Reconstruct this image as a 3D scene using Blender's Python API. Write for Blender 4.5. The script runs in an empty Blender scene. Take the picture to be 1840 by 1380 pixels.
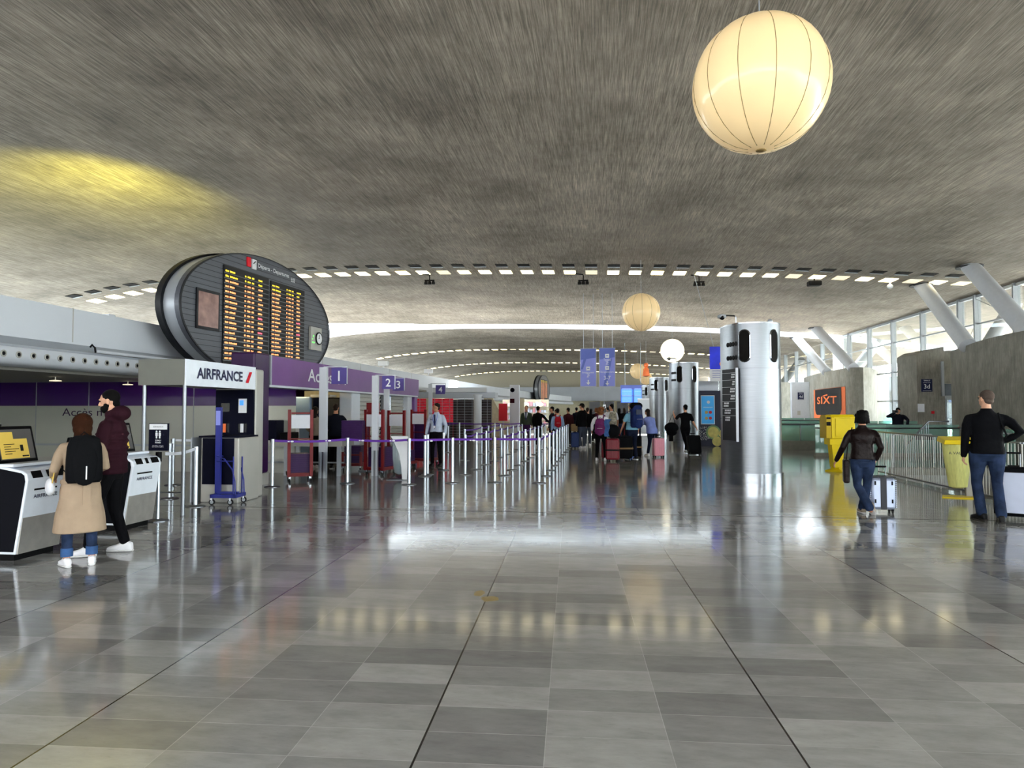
import bpy, math, random
from mathutils import Vector, Matrix
random.seed(7)
PI = math.pi
SC = bpy.context.scene
COL = SC.collection

# ------------------------------------------------------------------ camera
FPX, CAMH = 1250.0, 1.62                    # focal length in pixels of the 1840x1380 frame, eye height
YAW, PIT = math.atan(157/1250), math.atan(46/1250)
cy_, sy_, cp_, sp_ = math.cos(YAW), math.sin(YAW), math.cos(PIT), math.sin(PIT)
CR = Vector((cy_, sy_, 0)); CF = Vector((-sy_*cp_, cy_*cp_, sp_)); CU = CR.cross(CF); CC = Vector((0, 0, CAMH))
cam = bpy.data.cameras.new('camera'); camo = bpy.data.objects.new('camera', cam); COL.objects.link(camo)
cam.sensor_width = 36.0; cam.lens = 36.0*FPX/1840; cam.clip_end = 600
camo.matrix_world = Matrix(((CR.x, CU.x, -CF.x, 0), (CR.y, CU.y, -CF.y, 0), (CR.z, CU.z, -CF.z, CAMH), (0, 0, 0, 1)))
SC.camera = camo
def ray(px, py): return CR*((px-920)/FPX) + CU*((690-py)/FPX) + CF
def G(px, py, z=0.0):
    v = ray(px, py); return CC + v*((z-CAMH)/v.z)
def AX(px, py, x):
    v = ray(px, py); return CC + v*(x/v.x)
def AY(px, py, y):
    v = ray(px, py); return CC + v*(y/v.y)

# ------------------------------------------------------------------ sky and exposure
w = bpy.data.worlds.new('sky'); SC.world = w; w.use_nodes = True
nt = w.node_tree; bg = nt.nodes['Background']
tc = nt.nodes.new('ShaderNodeTexCoord'); sep = nt.nodes.new('ShaderNodeSeparateXYZ'); rmp = nt.nodes.new('ShaderNodeValToRGB')
nt.links.new(tc.outputs['Generated'], sep.inputs[0]); nt.links.new(sep.outputs['Z'], rmp.inputs[0]); nt.links.new(rmp.outputs[0], bg.inputs[0])
rmp.color_ramp.elements[0].position = 0.0; rmp.color_ramp.elements[0].color = (.93, .97, 1, 1)
rmp.color_ramp.elements[1].position = 0.9; rmp.color_ramp.elements[1].color = (.84, .92, 1, 1)
bg.inputs[1].default_value = 12
sun = bpy.data.lights.new('sun', 'SUN'); sun.energy = 120; sun.angle = math.radians(3); sun.color = (1, .97, .92)
suno = bpy.data.objects.new('sun', sun); COL.objects.link(suno); suno.rotation_euler = Vector((-.3, -.62, -.9)).to_track_quat('-Z', 'Y').to_euler()
SC.view_settings.view_transform = 'Standard'; SC.view_settings.look = 'None'
SC.view_settings.gamma = 1; SC.view_settings.use_curve_mapping = False
SC.view_settings.exposure = 0.36
SC.cycles.max_bounces = 10; SC.cycles.diffuse_bounces = 5; SC.cycles.glossy_bounces = 5; SC.cycles.transparent_max_bounces = 24
SC.cycles.caustics_reflective = False; SC.cycles.caustics_refractive = False
SC.cycles.sample_clamp_indirect = 6

# ------------------------------------------------------------------ materials
def lin(c): return tuple((x/12.92 if x <= .04045 else ((x+.055)/1.055)**2.4) for x in c)
def hexc(h):
    return lin(tuple(int(h[i:i+2], 16)/255 for i in (0, 2, 4)))
MATS = {}
def mat(name, col='808080', rough=.5, metal=0.0, var=0.0, vscale=8.0, stretch=(1, 1, 1), bump=0.0, bscale=60.0, emit=0.0, ecol=None, coat=0.0, spec=None):
    if name in MATS: return MATS[name]
    m = bpy.data.materials.new(name); m.use_nodes = True; n = m.node_tree.nodes; l = m.node_tree.links
    b = n['Principled BSDF']; c = hexc(col)
    b.inputs['Base Color'].default_value = (*c, 1); b.inputs['Roughness'].default_value = rough; b.inputs['Metallic'].default_value = metal
    if spec is None and metal == 0 and rough >= .3: spec = .22
    if spec is not None: b.inputs['Specular IOR Level'].default_value = spec
    if coat: b.inputs['Coat Weight'].default_value = coat
    if emit:
        b.inputs['Emission Color'].default_value = (*(hexc(ecol) if ecol else c), 1); b.inputs['Emission Strength'].default_value = emit
    t = n.new('ShaderNodeTexCoord'); mp = n.new('ShaderNodeMapping'); mp.inputs['Scale'].default_value = stretch
    l.new(t.outputs['Object'], mp.inputs[0])
    v = var or 0.03
    ns = n.new('ShaderNodeTexNoise'); ns.inputs['Scale'].default_value = vscale; ns.inputs['Detail'].default_value = 5
    l.new(mp.outputs[0], ns.inputs[0])
    rp = n.new('ShaderNodeValToRGB'); l.new(ns.outputs[0], rp.inputs[0])
    rp.color_ramp.elements[0].position = .3; rp.color_ramp.elements[1].position = .7
    rp.color_ramp.elements[0].color = (*[x*(1-v) for x in c], 1); rp.color_ramp.elements[1].color = (*[min(1, x*(1+v)) for x in c], 1)
    l.new(rp.outputs[0], b.inputs['Base Color'])
    if bump:
        n2 = n.new('ShaderNodeTexNoise'); n2.inputs['Scale'].default_value = bscale; n2.inputs['Detail'].default_value = 4
        l.new(mp.outputs[0], n2.inputs[0]); bp = n.new('ShaderNodeBump'); bp.inputs['Strength'].default_value = bump; bp.inputs['Distance'].default_value = .02
        l.new(n2.outputs[0], bp.inputs['Height']); l.new(bp.outputs[0], b.inputs['Normal'])
    MATS[name] = m; return m
def glassmat(name, tint, refl=.08, rough=0.0, opaque=0.0, body='c8d2d0'):
    m = bpy.data.materials.new(name); m.use_nodes = True; n = m.node_tree.nodes; l = m.node_tree.links; n.clear()
    o = n.new('ShaderNodeOutputMaterial'); tr = n.new('ShaderNodeBsdfTransparent'); gl = n.new('ShaderNodeBsdfGlossy'); mx = n.new('ShaderNodeMixShader')
    tr.inputs[0].default_value = (*hexc(tint), 1); gl.inputs['Roughness'].default_value = rough
    fr = n.new('ShaderNodeLayerWeight'); fr.inputs[0].default_value = .25
    ma = n.new('ShaderNodeMath'); ma.operation = 'MULTIPLY_ADD'; ma.inputs[1].default_value = .5; ma.inputs[2].default_value = refl*.5
    l.new(fr.outputs['Fresnel'], ma.inputs[0]); l.new(ma.outputs[0], mx.inputs[0])
    if opaque:
        df = n.new('ShaderNodeBsdfDiffuse'); df.inputs[0].default_value = (*hexc(body), 1); m2 = n.new('ShaderNodeMixShader'); m2.inputs[0].default_value = opaque
        l.new(tr.outputs[0], m2.inputs[1]); l.new(df.outputs[0], m2.inputs[2]); l.new(m2.outputs[0], mx.inputs[1])
    else: l.new(tr.outputs[0], mx.inputs[1])
    l.new(gl.outputs[0], mx.inputs[2]); l.new(mx.outputs[0], o.inputs[0]); MATS[name] = m; return m
def concrete(name, base, dark, light, streak=(14, .35, 14), mott=.35, rough=.75, k_=1.0):
    m = bpy.data.materials.new(name); m.use_nodes = True; n = m.node_tree.nodes; l = m.node_tree.links; b = n['Principled BSDF']
    b.inputs['Roughness'].default_value = rough; b.inputs['Specular IOR Level'].default_value = .25
    t = n.new('ShaderNodeTexCoord')
    def nz(scale, det, st, lo, hi, c0, c1, ro=.6):
        mp = n.new('ShaderNodeMapping'); mp.inputs['Scale'].default_value = st; l.new(t.outputs['Object'], mp.inputs[0])
        k = n.new('ShaderNodeTexNoise'); k.inputs['Scale'].default_value = scale; k.inputs['Detail'].default_value = det; k.inputs['Roughness'].default_value = ro
        l.new(mp.outputs[0], k.inputs[0]); r = n.new('ShaderNodeValToRGB'); l.new(k.outputs[0], r.inputs[0])
        r.color_ramp.elements[0].position = lo; r.color_ramp.elements[1].position = hi
        r.color_ramp.elements[0].color = (*c0, 1); r.color_ramp.elements[1].color = (*c1, 1); return k, r
    g = lambda v: (v, v, v)
    k1, r1 = nz(mott, 8, (1, 1, 1), .3, .72, hexc(dark), hexc(light), .7)
    k2, r2 = nz(1.0, 6, streak, .28, .72, g(1-.4*k_), g(1+.35*k_), .75)
    k3, r3 = nz(1.0, 3, tuple(2.7*s for s in streak), .36, .64, g(1-.38*k_), g(1+.35*k_), .6)
    k4, r4 = nz(.12, 4, (1, .6, 1), .35, .65, g(.8), g(1.18), .5)
    prev = r1.outputs[0]
    for r in (r2, r3, r4):
        mx = n.new('ShaderNodeMixRGB'); mx.blend_type = 'MULTIPLY'; mx.inputs[0].default_value = 1
        l.new(prev, mx.inputs[1]); l.new(r.outputs[0], mx.inputs[2]); prev = mx.outputs[0]
    l.new(prev, b.inputs['Base Color'])
    bp = n.new('ShaderNodeBump'); bp.inputs['Strength'].default_value = .35; bp.inputs['Distance'].default_value = .02
    l.new(k3.outputs[0], bp.inputs['Height']); l.new(bp.outputs[0], b.inputs['Normal'])
    MATS[name] = m; return m
concrete('ceiling_concrete', '94867c', '726b62', 'b5ab9f', streak=(20, .55, 20))
concrete('drum_concrete', '86847c', '6a6860', '94928a', streak=(14, 14, 1.0), mott=.9, k_=.45)

def floor_material():
    m = bpy.data.materials.new('stone_tiles'); m.use_nodes = True; n = m.node_tree.nodes; l = m.node_tree.links; b = n['Principled BSDF']
    t = n.new('ShaderNodeTexCoord'); mp = n.new('ShaderNodeMapping'); mp.vector_type = 'POINT'
    mp.inputs['Rotation'].default_value = (0, 0, -math.radians(2.3)); mp.inputs['Location'].default_value = (.73, .08, 0)
    l.new(t.outputs['Object'], mp.inputs[0])
    def brick(w_, h_, c1, c2, mort, ms, bias=0.0):
        k = n.new('ShaderNodeTexBrick'); k.offset = 0; k.squash = 1; k.inputs['Scale'].default_value = 1
        k.inputs['Brick Width'].default_value = w_; k.inputs['Row Height'].default_value = h_
        k.inputs['Color1'].default_value = (*hexc(c1), 1); k.inputs['Color2'].default_value = (*hexc(c2), 1); k.inputs['Mortar'].default_value = (*hexc(mort), 1)
        k.inputs['Mortar Size'].default_value = ms; k.inputs['Mortar Smooth'].default_value = .2; k.inputs['Bias'].default_value = bias
        l.new(mp.outputs[0], k.inputs[0]); return k
    k1 = brick(.6, .3, '7c7c7b', 'a4a4a2', 'adadab', .0022)
    k2 = brick(1.8, 8.0, 'ffffff', 'ffffff', '1a1a1a', .006)
    def nz(scale, st, lo, hi, a, c, det=7):
        q = n.new('ShaderNodeMapping'); q.inputs['Scale'].default_value = st; q.inputs['Rotation'].default_value = (0, 0, .5); l.new(t.outputs['Object'], q.inputs[0])
        k = n.new('ShaderNodeTexNoise'); k.inputs['Scale'].default_value = scale; k.inputs['Detail'].default_value = det; k.inputs['Roughness'].default_value = .65; l.new(q.outputs[0], k.inputs[0])
        r = n.new('ShaderNodeValToRGB'); l.new(k.outputs[0], r.inputs[0]); r.color_ramp.elements[0].position = lo; r.color_ramp.elements[1].position = hi
        r.color_ramp.elements[0].color = (a, a, a, 1); r.color_ramp.elements[1].color = (c, c, c, 1); return r
    v1 = nz(3.2, (1, 2.6, 1), .32, .68, .82, 1.12); v2 = nz(14, (1, 3.5, 1), .25, .42, .8, 1.0); v3 = nz(.35, (1, 1, 1), .3, .7, .9, 1.1)
    prev = k1.outputs[0]
    for r in (k2, v1, v2, v3):
        mx = n.new('ShaderNodeMixRGB'); mx.blend_type = 'MULTIPLY'; mx.inputs[0].default_value = 1
        l.new(prev, mx.inputs[1]); l.new(r.outputs[0], mx.inputs[2]); prev = mx.outputs[0]
    l.new(prev, b.inputs['Base Color'])
    rr = nz(1.2, (1, 1, 1), .3, .7, .075, .13); l.new(rr.outputs[0], b.inputs['Roughness'])
    b.inputs['Specular IOR Level'].default_value = 1.0
    w2 = n.new('ShaderNodeTexNoise'); w2.inputs['Scale'].default_value = 2.2; w2.inputs['Detail'].default_value = 2; l.new(t.outputs['Object'], w2.inputs[0])
    bp = n.new('ShaderNodeBump'); bp.inputs['Strength'].default_value = .06; bp.inputs['Distance'].default_value = .01
    l.new(w2.outputs[0], bp.inputs['Height']); l.new(bp.outputs[0], b.inputs['Normal'])
    MATS['stone_tiles'] = m; return m
floor_material()
M = mat
M('white_panel', 'c9ced6', .42, var=.04, vscale=.6); M('silver_panel', '9da3ab', .38, .3, var=.05, vscale=.8); M('grey_soffit', '8d8b84', .6, var=.05)
M('brushed_steel', '74787d', .34, 1, var=.1, vscale=3, stretch=(1, 1, 60)); M('steel_dark', '6a6d72', .35, 1); M('chrome', '8a8d92', .2, 1); M('kick_steel', 'a8a6a2', .4, .6, var=.1); M('post_steel', 'b4bcc4', .3, .75)
M('black', '08080a', .6, spec=.1); M('black_gloss', '0b0c10', .12); M('dark_slot', '100f0e', .8, spec=.1); M('charcoal', '34363b', .45)
M('navy', '080a1c', .6, var=.06, spec=.08); M('navy_sign', '141a3c', .4); M('af_navy', '05060e', .5, spec=.08); M('white_gloss', 'dfe6f0', .22, coat=.3); M('white', 'e4e6ea', .5); M('grey_alu', 'aaa9a3', .45, .25, var=.05, vscale=2); M('grey_dark_alu', '6a6c66', .5, var=.04)
M('purple', '6b4580', .45, var=.05, vscale=2); M('purple_deep', '2a0c3a', .35, var=.15, vscale=2); M('purple_belt', '5a2c94', .6); M('purple_crate', '321548', .5, var=.1); M('purple_sign', '483c84', .4)
M('red_frame', '6a1218', .4, var=.08); M('red', 'c01828', .5); M('blue_frame', '262e80', .4); M('rubber', '1a1a1b', .7)
M('yellow', 'd8be0e', .38, var=.06, vscale=3); M('yellow_bag', 'cfd082', .35, var=.12, vscale=9, stretch=(4, 4, .6)); M('orange', 'e07240', .5); M('paper', 'd8dbe4', .6)
M('shutter', 'b9b9b4', .5, var=.04); M('board_face', '474b54', .45, .1, var=.12, vscale=1.5, stretch=(1, .3, 14)); M('board_dark', '101218', .5, spec=.25); M('board_frame', '101114', .5, spec=.2)
M('led_orange', 'ffa468', .5, emit=1.25); M('led_yellow', 'e8c83a', .5, emit=1.1); M('led_red', 'ff5a6a', .5, emit=1.8); M('led_green', '58ff58', .5, emit=2.0); M('screen_blue', '3a78d8', .3, emit=1.1); M('screen_light', 'a8c8f0', .3, emit=1.2)
M('screen_yellow', 'c8ac50', .3, emit=.3); M('screen_grey', '4a4a4a', .2, emit=.25); M('lamp_warm', 'ffeebc', .5, emit=3.0); M('lamp_dim', 'e8ddc0', .5, emit=.8); M('lamp_spot', 'ffe0a0', .5, emit=20)
M('pink_light', 'f070e0', .5, emit=1.2); M('banner_blue', '5a68b0', .5, emit=.12); M('banner_light', '8088d0', .5, emit=.12); M('poster_blue', '3f9ad8', .5, emit=.2)
M('skin', 'b88468', .55, var=.06, vscale=20); M('skin_pale', 'c89a80', .55, var=.06, vscale=20); M('skin_dark', '5a3828', .55); M('hair_black', '060505', .6, spec=.08, bump=.5, bscale=120, stretch=(6, 6, 1)); M('hair_brown', '20130c', .6, spec=.2, bump=.5, bscale=120, stretch=(6, 6, 1)); M('hair_auburn', '6a4022', .6, spec=.2, var=.35, vscale=30, bump=.8, bscale=60); M('hair_grey', '4c423c', .8, spec=.1, var=.15, vscale=60)
M('eye_white', 'e8e8e6', .2)
def cloth(name, col, bump=.5, bscale=14, var=.12, vscale=7, rough=.85): return M(name, col, rough, var=var, vscale=vscale, bump=bump, bscale=bscale, spec=.1)
cloth('jeans', '202c44', var=.5); cloth('jeans_dark', '10172a', var=.2); cloth('cloth_black', '060609'); cloth('trench', '998672', bump=.8, bscale=5, var=.08); cloth('puffer', '260d17', bump=.2, bscale=8)
cloth('hijab', '2a1408', bump=.8, bscale=12); cloth('leather', '150d0d', bump=.9, bscale=10, rough=.38); cloth('knit_black', '06070b'); cloth('shirt_white', 'b9c4d6'); cloth('blouse_blue', '7d8ccc'); cloth('tee_blue', '7db4cc')
cloth('sweater_white', 'd4d6dc'); cloth('camo', '8a8678', var=.7, vscale=12); cloth('grey_trousers', '3c4250'); cloth('maroon', '3a141c'); cloth('shirt_light_blue', '8ea8cc'); cloth('purple_trousers', '3a1c48'); cloth('beige_cloth', '8e8272'); cloth('puffer_black', '12151f'); cloth('green_vest', '3a4438')
cloth('shoe_white', 'dcdce0', bump=.1); cloth('shoe_black', '121214', bump=.1, rough=.4); M('sole', 'c8c8c8', .6); M('sole_dark', '1a1614', .6)
cloth('bag_black', '06070a', bump=.3); cloth('bag_blue', '1a2855', var=.25); cloth('bag_purple', '5c2450', var=.3); cloth('bag_red', '8e1420'); cloth('bag_tan', '80684a'); cloth('denim_light', '34527e', var=.25)
M('case_red', '66081a', .35, bump=.3, bscale=6); M('case_grey', '9aa4ba', .3, .5); M('case_pink', 'd890a0', .35); M('case_blue', '1c3268', .4); M('case_white', 'b4bcd0', .3)
M('bounce_ground', 'd8d6d0', .8, var=.1); M('ext_white', '555b61', .7, var=.05); M('ext_window', '10161b', .25); M('ext_cyan', '4e7a80', .3); M('warm_wall', 'c9c2a8', .6, var=.1); M('shop_red', 'c02638', .5, emit=.25, var=.35, vscale=6); M('shop_dark', '3a3236', .5, var=.4, vscale=4)
M('dull_yellow', 'c4b878', .6); M('kerb', '77756d', .6, var=.1); M('white_frame', 'e2e8ee', .4, var=.03); M('strut_white', 'c4c8ce', .4, var=.03); M('mullion', '9ca2a8', .4, .2)
M('lemon', 'cfc678', .6, var=.2, vscale=5); M('lime', '7fa070', .6, var=.25, vscale=5); M('gold', 'c8a85a', .4); M('blue_tie', '20264c', .6); M('strap_grey', '3a4048', .6)
M('bottle_plastic', '7fa0b4', .3, var=.5, vscale=25)
glassmat('glass_clear', 'f4f7f6', .08); glassmat('glass_green', 'd2e9e2', .12, opaque=.34, body='b4dad0'); glassmat('glass_grey', 'c8ccc4', .1, .12, opaque=.86, body='c0c3b8'); glassmat('glass_purple', '6b2a92', .12, .03, opaque=.8, body='421a6c')
glassmat('bag_clear', 'e8f0f2', .15, .2, opaque=.35, body='c8d4d8')
def globe_material():
    m = M('balloon_skin', 'e6cc9c', .32, var=.05, vscale=1.5, emit=.22, ecol='f2cf98', coat=.25); return m
globe_material(); M('balloon_white', 'f4efdc', .32, emit=.9, ecol='fff4d4'); M('seam', '8a7248', .6)

m_ = bpy.data.materials.new('skylight_glass'); m_.use_nodes = True; n_ = m_.node_tree.nodes; n_.clear()
o_ = n_.new('ShaderNodeOutputMaterial'); t_ = n_.new('ShaderNodeBsdfTranslucent'); t_.inputs[0].default_value = (.85, .88, .9, 1); m_.node_tree.links.new(t_.outputs[0], o_.inputs[0]); MATS['skylight_glass'] = m_
# ------------------------------------------------------------------ mesh builder
class MB:
    def __init__(s): s.v = []; s.f = []; s.mi = []; s.cur = 0
    def m(s, i): s.cur = i; return s
    def add(s, vs, fs):
        o = len(s.v); s.v += [tuple(p) for p in vs]; s.f += [tuple(i+o for i in f) for f in fs]; s.mi += [s.cur]*len(fs); return s
    def box(s, x0, x1, y0, y1, z0, z1, M4=None):
        vs = [Vector((x, y, z)) for z in (z0, z1) for y in (y0, y1) for x in (x0, x1)]
        if M4 is not None: vs = [M4 @ p for p in vs]
        return s.add(vs, [(0, 2, 3, 1), (4, 5, 7, 6), (0, 1, 5, 4), (2, 6, 7, 3), (0, 4, 6, 2), (1, 3, 7, 5)])
    def cbox(s, c, d, rz=0, rx=0):
        T = Matrix.Translation(c) @ Matrix.Rotation(rz, 4, 'Z') @ Matrix.Rotation(rx, 4, 'X')
        return s.box(-d[0]/2, d[0]/2, -d[1]/2, d[1]/2, -d[2]/2, d[2]/2, T)
    def rings(s, rs, close=True, caps=True):
        n = len(rs[0]); vs = [p for r in rs for p in r]; fs = []
        for i in range(len(rs)-1):
            for j in range(n if close else n-1):
                a, b = i*n+j, i*n+(j+1) % n; fs.append((a, b, b+n, a+n))
        if caps: fs.append(tuple(range(n-1, -1, -1))); fs.append(tuple((len(rs)-1)*n+j for j in range(n)))
        return s.add(vs, fs)
    def tube(s, pts, rad, n=10, flat=1.0, caps=True, ref=None):
        pts = [Vector(p) for p in pts]; R = rad if isinstance(rad, (list, tuple)) else [rad]*len(pts); rs = []
        for i, p in enumerate(pts):
            d = (pts[min(i+1, len(pts)-1)]-pts[max(i-1, 0)]).normalized()
            a = Vector(ref) if ref else (Vector((1, 0, 0)) if abs(d.x) < .9 else Vector((0, 1, 0)))
            a = (a-d*a.dot(d)).normalized(); b = d.cross(a)
            rs.append([p+a*(R[i]*math.cos(t))+b*(R[i]*flat*math.sin(t)) for t in (2*PI*k/n for k in range(n))])
        return s.rings(rs, caps=caps)
    def limb(s, pts, rad, n=12, flat=1.0, ref=None):     # swept limb with rounded ends
        pts = [Vector(p) for p in pts]; rad = list(rad)
        P, Q = [], []; d0 = (pts[0]-pts[1]).normalized(); d1 = (pts[-1]-pts[-2]).normalized()
        for a in (80, 55, 28): P.append(pts[0]+d0*rad[0]*math.sin(math.radians(a))); Q.append(rad[0]*math.cos(math.radians(a)))
        P += pts; Q += rad
        for a in (28, 55, 80): P.append(pts[-1]+d1*rad[-1]*math.sin(math.radians(a))); Q.append(rad[-1]*math.cos(math.radians(a)))
        return s.tube(P, Q, n, flat, ref=ref)
    def cyl(s, p0, p1, r0, r1=None, n=20): return s.tube([p0, p1], [r0, r0 if r1 is None else r1], n)
    def lathe(s, prof, c=(0, 0, 0), n=24, sx=1, sy=1):
        rs = [[Vector((c[0]+r*sx*math.cos(2*PI*k/n), c[1]+r*sy*math.sin(2*PI*k/n), c[2]+z)) for k in range(n)] for r, z in prof]
        return s.rings(rs)
    def ell(s, c, r, n=16, m=10, R=None):
        rs = []
        for i in range(m+1):
            t = PI*(i+.0)/m; t = min(max(t, .08), PI-.08); ring = []
            for k in range(n):
                p = Vector((r[0]*math.sin(t)*math.cos(2*PI*k/n), r[1]*math.sin(t)*math.sin(2*PI*k/n), -r[2]*math.cos(t)))
                if R is not None: p = R @ p
                ring.append(p+Vector(c))
            rs.append(ring)
        return s.rings(rs)
    def prism(s, poly, z0, z1, axis='z', M4=None):
        def P(a, b, z):
            p = Vector((a, b, z)) if axis == 'z' else (Vector((a, z, b)) if axis == 'y' else Vector((z, a, b)))
            return M4 @ p if M4 is not None else p
        n = len(poly); vs = [P(a, b, z0) for a, b in poly]+[P(a, b, z1) for a, b in poly]
        fs = [tuple(range(n-1, -1, -1)), tuple(range(n, 2*n))]+[(i, (i+1) % n, n+(i+1) % n, n+i) for i in range(n)]
        return s.add(vs, fs)
    def quad(s, a, b, c, d): return s.add([a, b, c, d], [(0, 1, 2, 3)])
    def build(s, name, mats, parent=None, smooth=False, kind=None, bevel=0, **tags):
        me = bpy.data.meshes.new(name); me.from_pydata(s.v, [], s.f)
        for k in (mats if isinstance(mats, (list, tuple)) else [mats]): me.materials.append(MATS[k] if isinstance(k, str) else k)
        me.polygons.foreach_set('material_index', s.mi)
        me.update()
        import bmesh
        bm = bmesh.new(); bm.from_mesh(me); bmesh.ops.recalc_face_normals(bm, faces=bm.faces); bm.to_mesh(me); bm.free()
        if smooth:
            me.polygons.foreach_set('use_smooth', [True]*len(me.polygons))
            me.set_sharp_from_angle(angle=math.radians(50))
        o = bpy.data.objects.new(name, me); COL.objects.link(o)
        if parent is not None: o.parent = parent
        if kind: o['kind'] = kind
        if bevel:
            b = o.modifiers.new('bevel', 'BEVEL'); b.width = bevel; b.segments = 2; b.limit_method = 'ANGLE'
        for k, v in tags.items(): o[k] = v
        return o
    def fuse(s, name, mats, parent, vox=.01, it=3, **tags):   # one continuous surface from overlapping forms
        o = s.build(name, mats, parent, **tags)
        r = o.modifiers.new('fuse', 'REMESH'); r.mode = 'VOXEL'; r.voxel_size = vox; r.use_smooth_shade = True
        q = o.modifiers.new('soft', 'SMOOTH'); q.factor = .5; q.iterations = it
        return o
def thing(name, label, cat, loc=(0, 0, 0), rz=0, group=None):
    o = bpy.data.objects.new(name, None); o.empty_display_size = .1; COL.objects.link(o)
    o.location = loc; o.rotation_euler = (0, 0, rz); o['label'] = label; o['category'] = cat
    if group: o['group'] = group
    return o
def tag(o, label, cat, group=None):
    o['label'] = label; o['category'] = cat
    if group: o['group'] = group
    return o
def dup(root, loc=None, rz=None, label=None, group=None, skip=()):
    r = root.copy(); COL.objects.link(r)
    if loc is not None: r.location = loc
    if rz is not None: r.rotation_euler = (0, 0, rz)
    if label: r['label'] = label
    if group: r['group'] = group
    for ch in list(root.children):
        if ch.name.split('.')[0] in skip: continue
        c = ch.copy(); COL.objects.link(c); c.parent = r
        for g in ch.children:
            d = g.copy(); COL.objects.link(d); d.parent = c
    return r
def txt(body, loc, yaw, width, height, m, parent=None, name='lettering', bold=0.0, slant=0, pitch=90, space=1.0):
    cu = bpy.data.curves.new(name, 'FONT'); cu.body = body; cu.size = 1; cu.align_x = 'CENTER'; cu.align_y = 'CENTER'; cu.offset = bold; cu.shear = slant; cu.space_character = space; cu.resolution_u = 3
    t = bpy.data.objects.new('tmp', cu); COL.objects.link(t); bpy.context.view_layer.update()
    me = bpy.data.meshes.new_from_object(t.evaluated_get(bpy.context.evaluated_depsgraph_get())); COL.objects.unlink(t); bpy.data.objects.remove(t)
    if len(me.vertices) == 0: return None
    xs = [v.co.x for v in me.vertices]; ys = [v.co.y for v in me.vertices]
    cx, cyy, wx, wy = (max(xs)+min(xs))/2, (max(ys)+min(ys))/2, max(xs)-min(xs), max(ys)-min(ys)
    if width is None: width = wx/wy*height
    for v in me.vertices: v.co = ((v.co.x-cx)/wx*width, (v.co.y-cyy)/wy*height, 0)
    me.materials.clear(); me.materials.append(MATS[m]); me.name = name
    o = bpy.data.objects.new(name, me); COL.objects.link(o); o.location = loc; o.rotation_euler = (math.radians(pitch), 0, math.radians(yaw))
    if parent is not None: o.parent = parent
    return o
def grp(it): return list(it)

# ================================================================== SETTING
# floor with the stair opening behind the railing
VX0, VX1, VY0, VY1 = 7.0, 10.6, 12.6, 18.4
b = MB()
for x0, x1, y0, y1 in ((-26, VX0, -27, 115), (VX1, 17.0, -27, 115), (VX0, VX1, -27, VY0), (VX0, VX1, VY1, 115)): b.box(x0, x1, y0, y1, -.3, 0)
b.build('floor', 'stone_tiles', kind='structure')
b = MB()
b.box(VX0-.25, VX0, VY0-.25, VY1+.25, -3.2, -.301); b.box(VX1, VX1+.25, VY0-.25, VY1+.25, -3.2, -.301)
b.box(VX0, VX1, VY0-.25, VY0, -3.2, -.301); b.box(VX0, VX1, VY1, VY1+.25, -3.2, -.301); b.box(VX0-.25, VX1+.25, VY0-.25, VY1+.25, -3.4, -3.2)
b.build('wall_stairwell', 'drum_concrete', kind='structure')
MB().box(VX1, VX1+.35, VY0, VY1+.35, .001, .16).box(VX0+.25, VX1, VY1, VY1+.35, .001, .16).build('trim_1', 'kerb', kind='structure')

PROF = [(-34, 4.2), (-28, 5.75), (-24.5, 6.7), (-22.6, 7.08), (-20.7, 7.33), (-18, 7.58), (-14.2, 7.78), (-10, 7.82), (-5, 7.75), (-3.1, 7.70), (.8, 7.58), (2.8, 7.52), (4.7, 7.43), (6.7, 7.33), (8.8, 7.21), (10.8, 7.07), (13.9, 6.85), (16.4, 6.66), (20, 6.2), (25, 5.55)]
def cz(x):
    for (a, p), (c, q) in zip(PROF, PROF[1:]):
        if a <= x <= c: return p+(q-p)*(x-a)/(c-a)
    return PROF[0][1] if x < 0 else PROF[-1][1]
# smooth profile
XS = [-25.4+i*.9 for i in range(0, 57)]; XS = [x for x in XS if x < 25]+[25.0]
def yend(x): return 49.4-.42*max(0, -11.5-x)-.04*max(0, -11.5-x)**2*.5 if x > -21 else 49.4-.42*9.5-.02*90
def shell(y0, y1, name):
    b = MB(); sm = lambda x: (cz(max(-33, x-1.2))+cz(x)+cz(min(25, x+1.2)))/3 if -24 < x < 23 else cz(x)
    r = [[Vector((x, y, sm(x))) for x in XS] + [Vector((x, y, sm(x)+.4)) for x in reversed(XS)] for y in (y0, y1)]
    if y1 == 49.4: r[1] = [Vector((p.x, yend(p.x), p.z)) for p in r[1]]
    b.rings(r); o = b.build(name, 'ceiling_concrete', kind='structure', smooth=True)
shell(-26, -13.4, 'ceiling.005'); shell(-9.4, 30.25, 'ceiling'); shell(30.29, 49.4, 'ceiling.001'); shell(52.3, 71.3, 'ceiling.002'); shell(71.35, 91.3, 'ceiling.003'); shell(91.35, 112.6, 'ceiling.004')  # rear gap behind the camera widened to let in more light
def csm(x): return (cz(max(-33, x-1.2))+cz(x)+cz(min(25, x+1.2)))/3 if -24 < x < 23 else cz(x)
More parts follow.
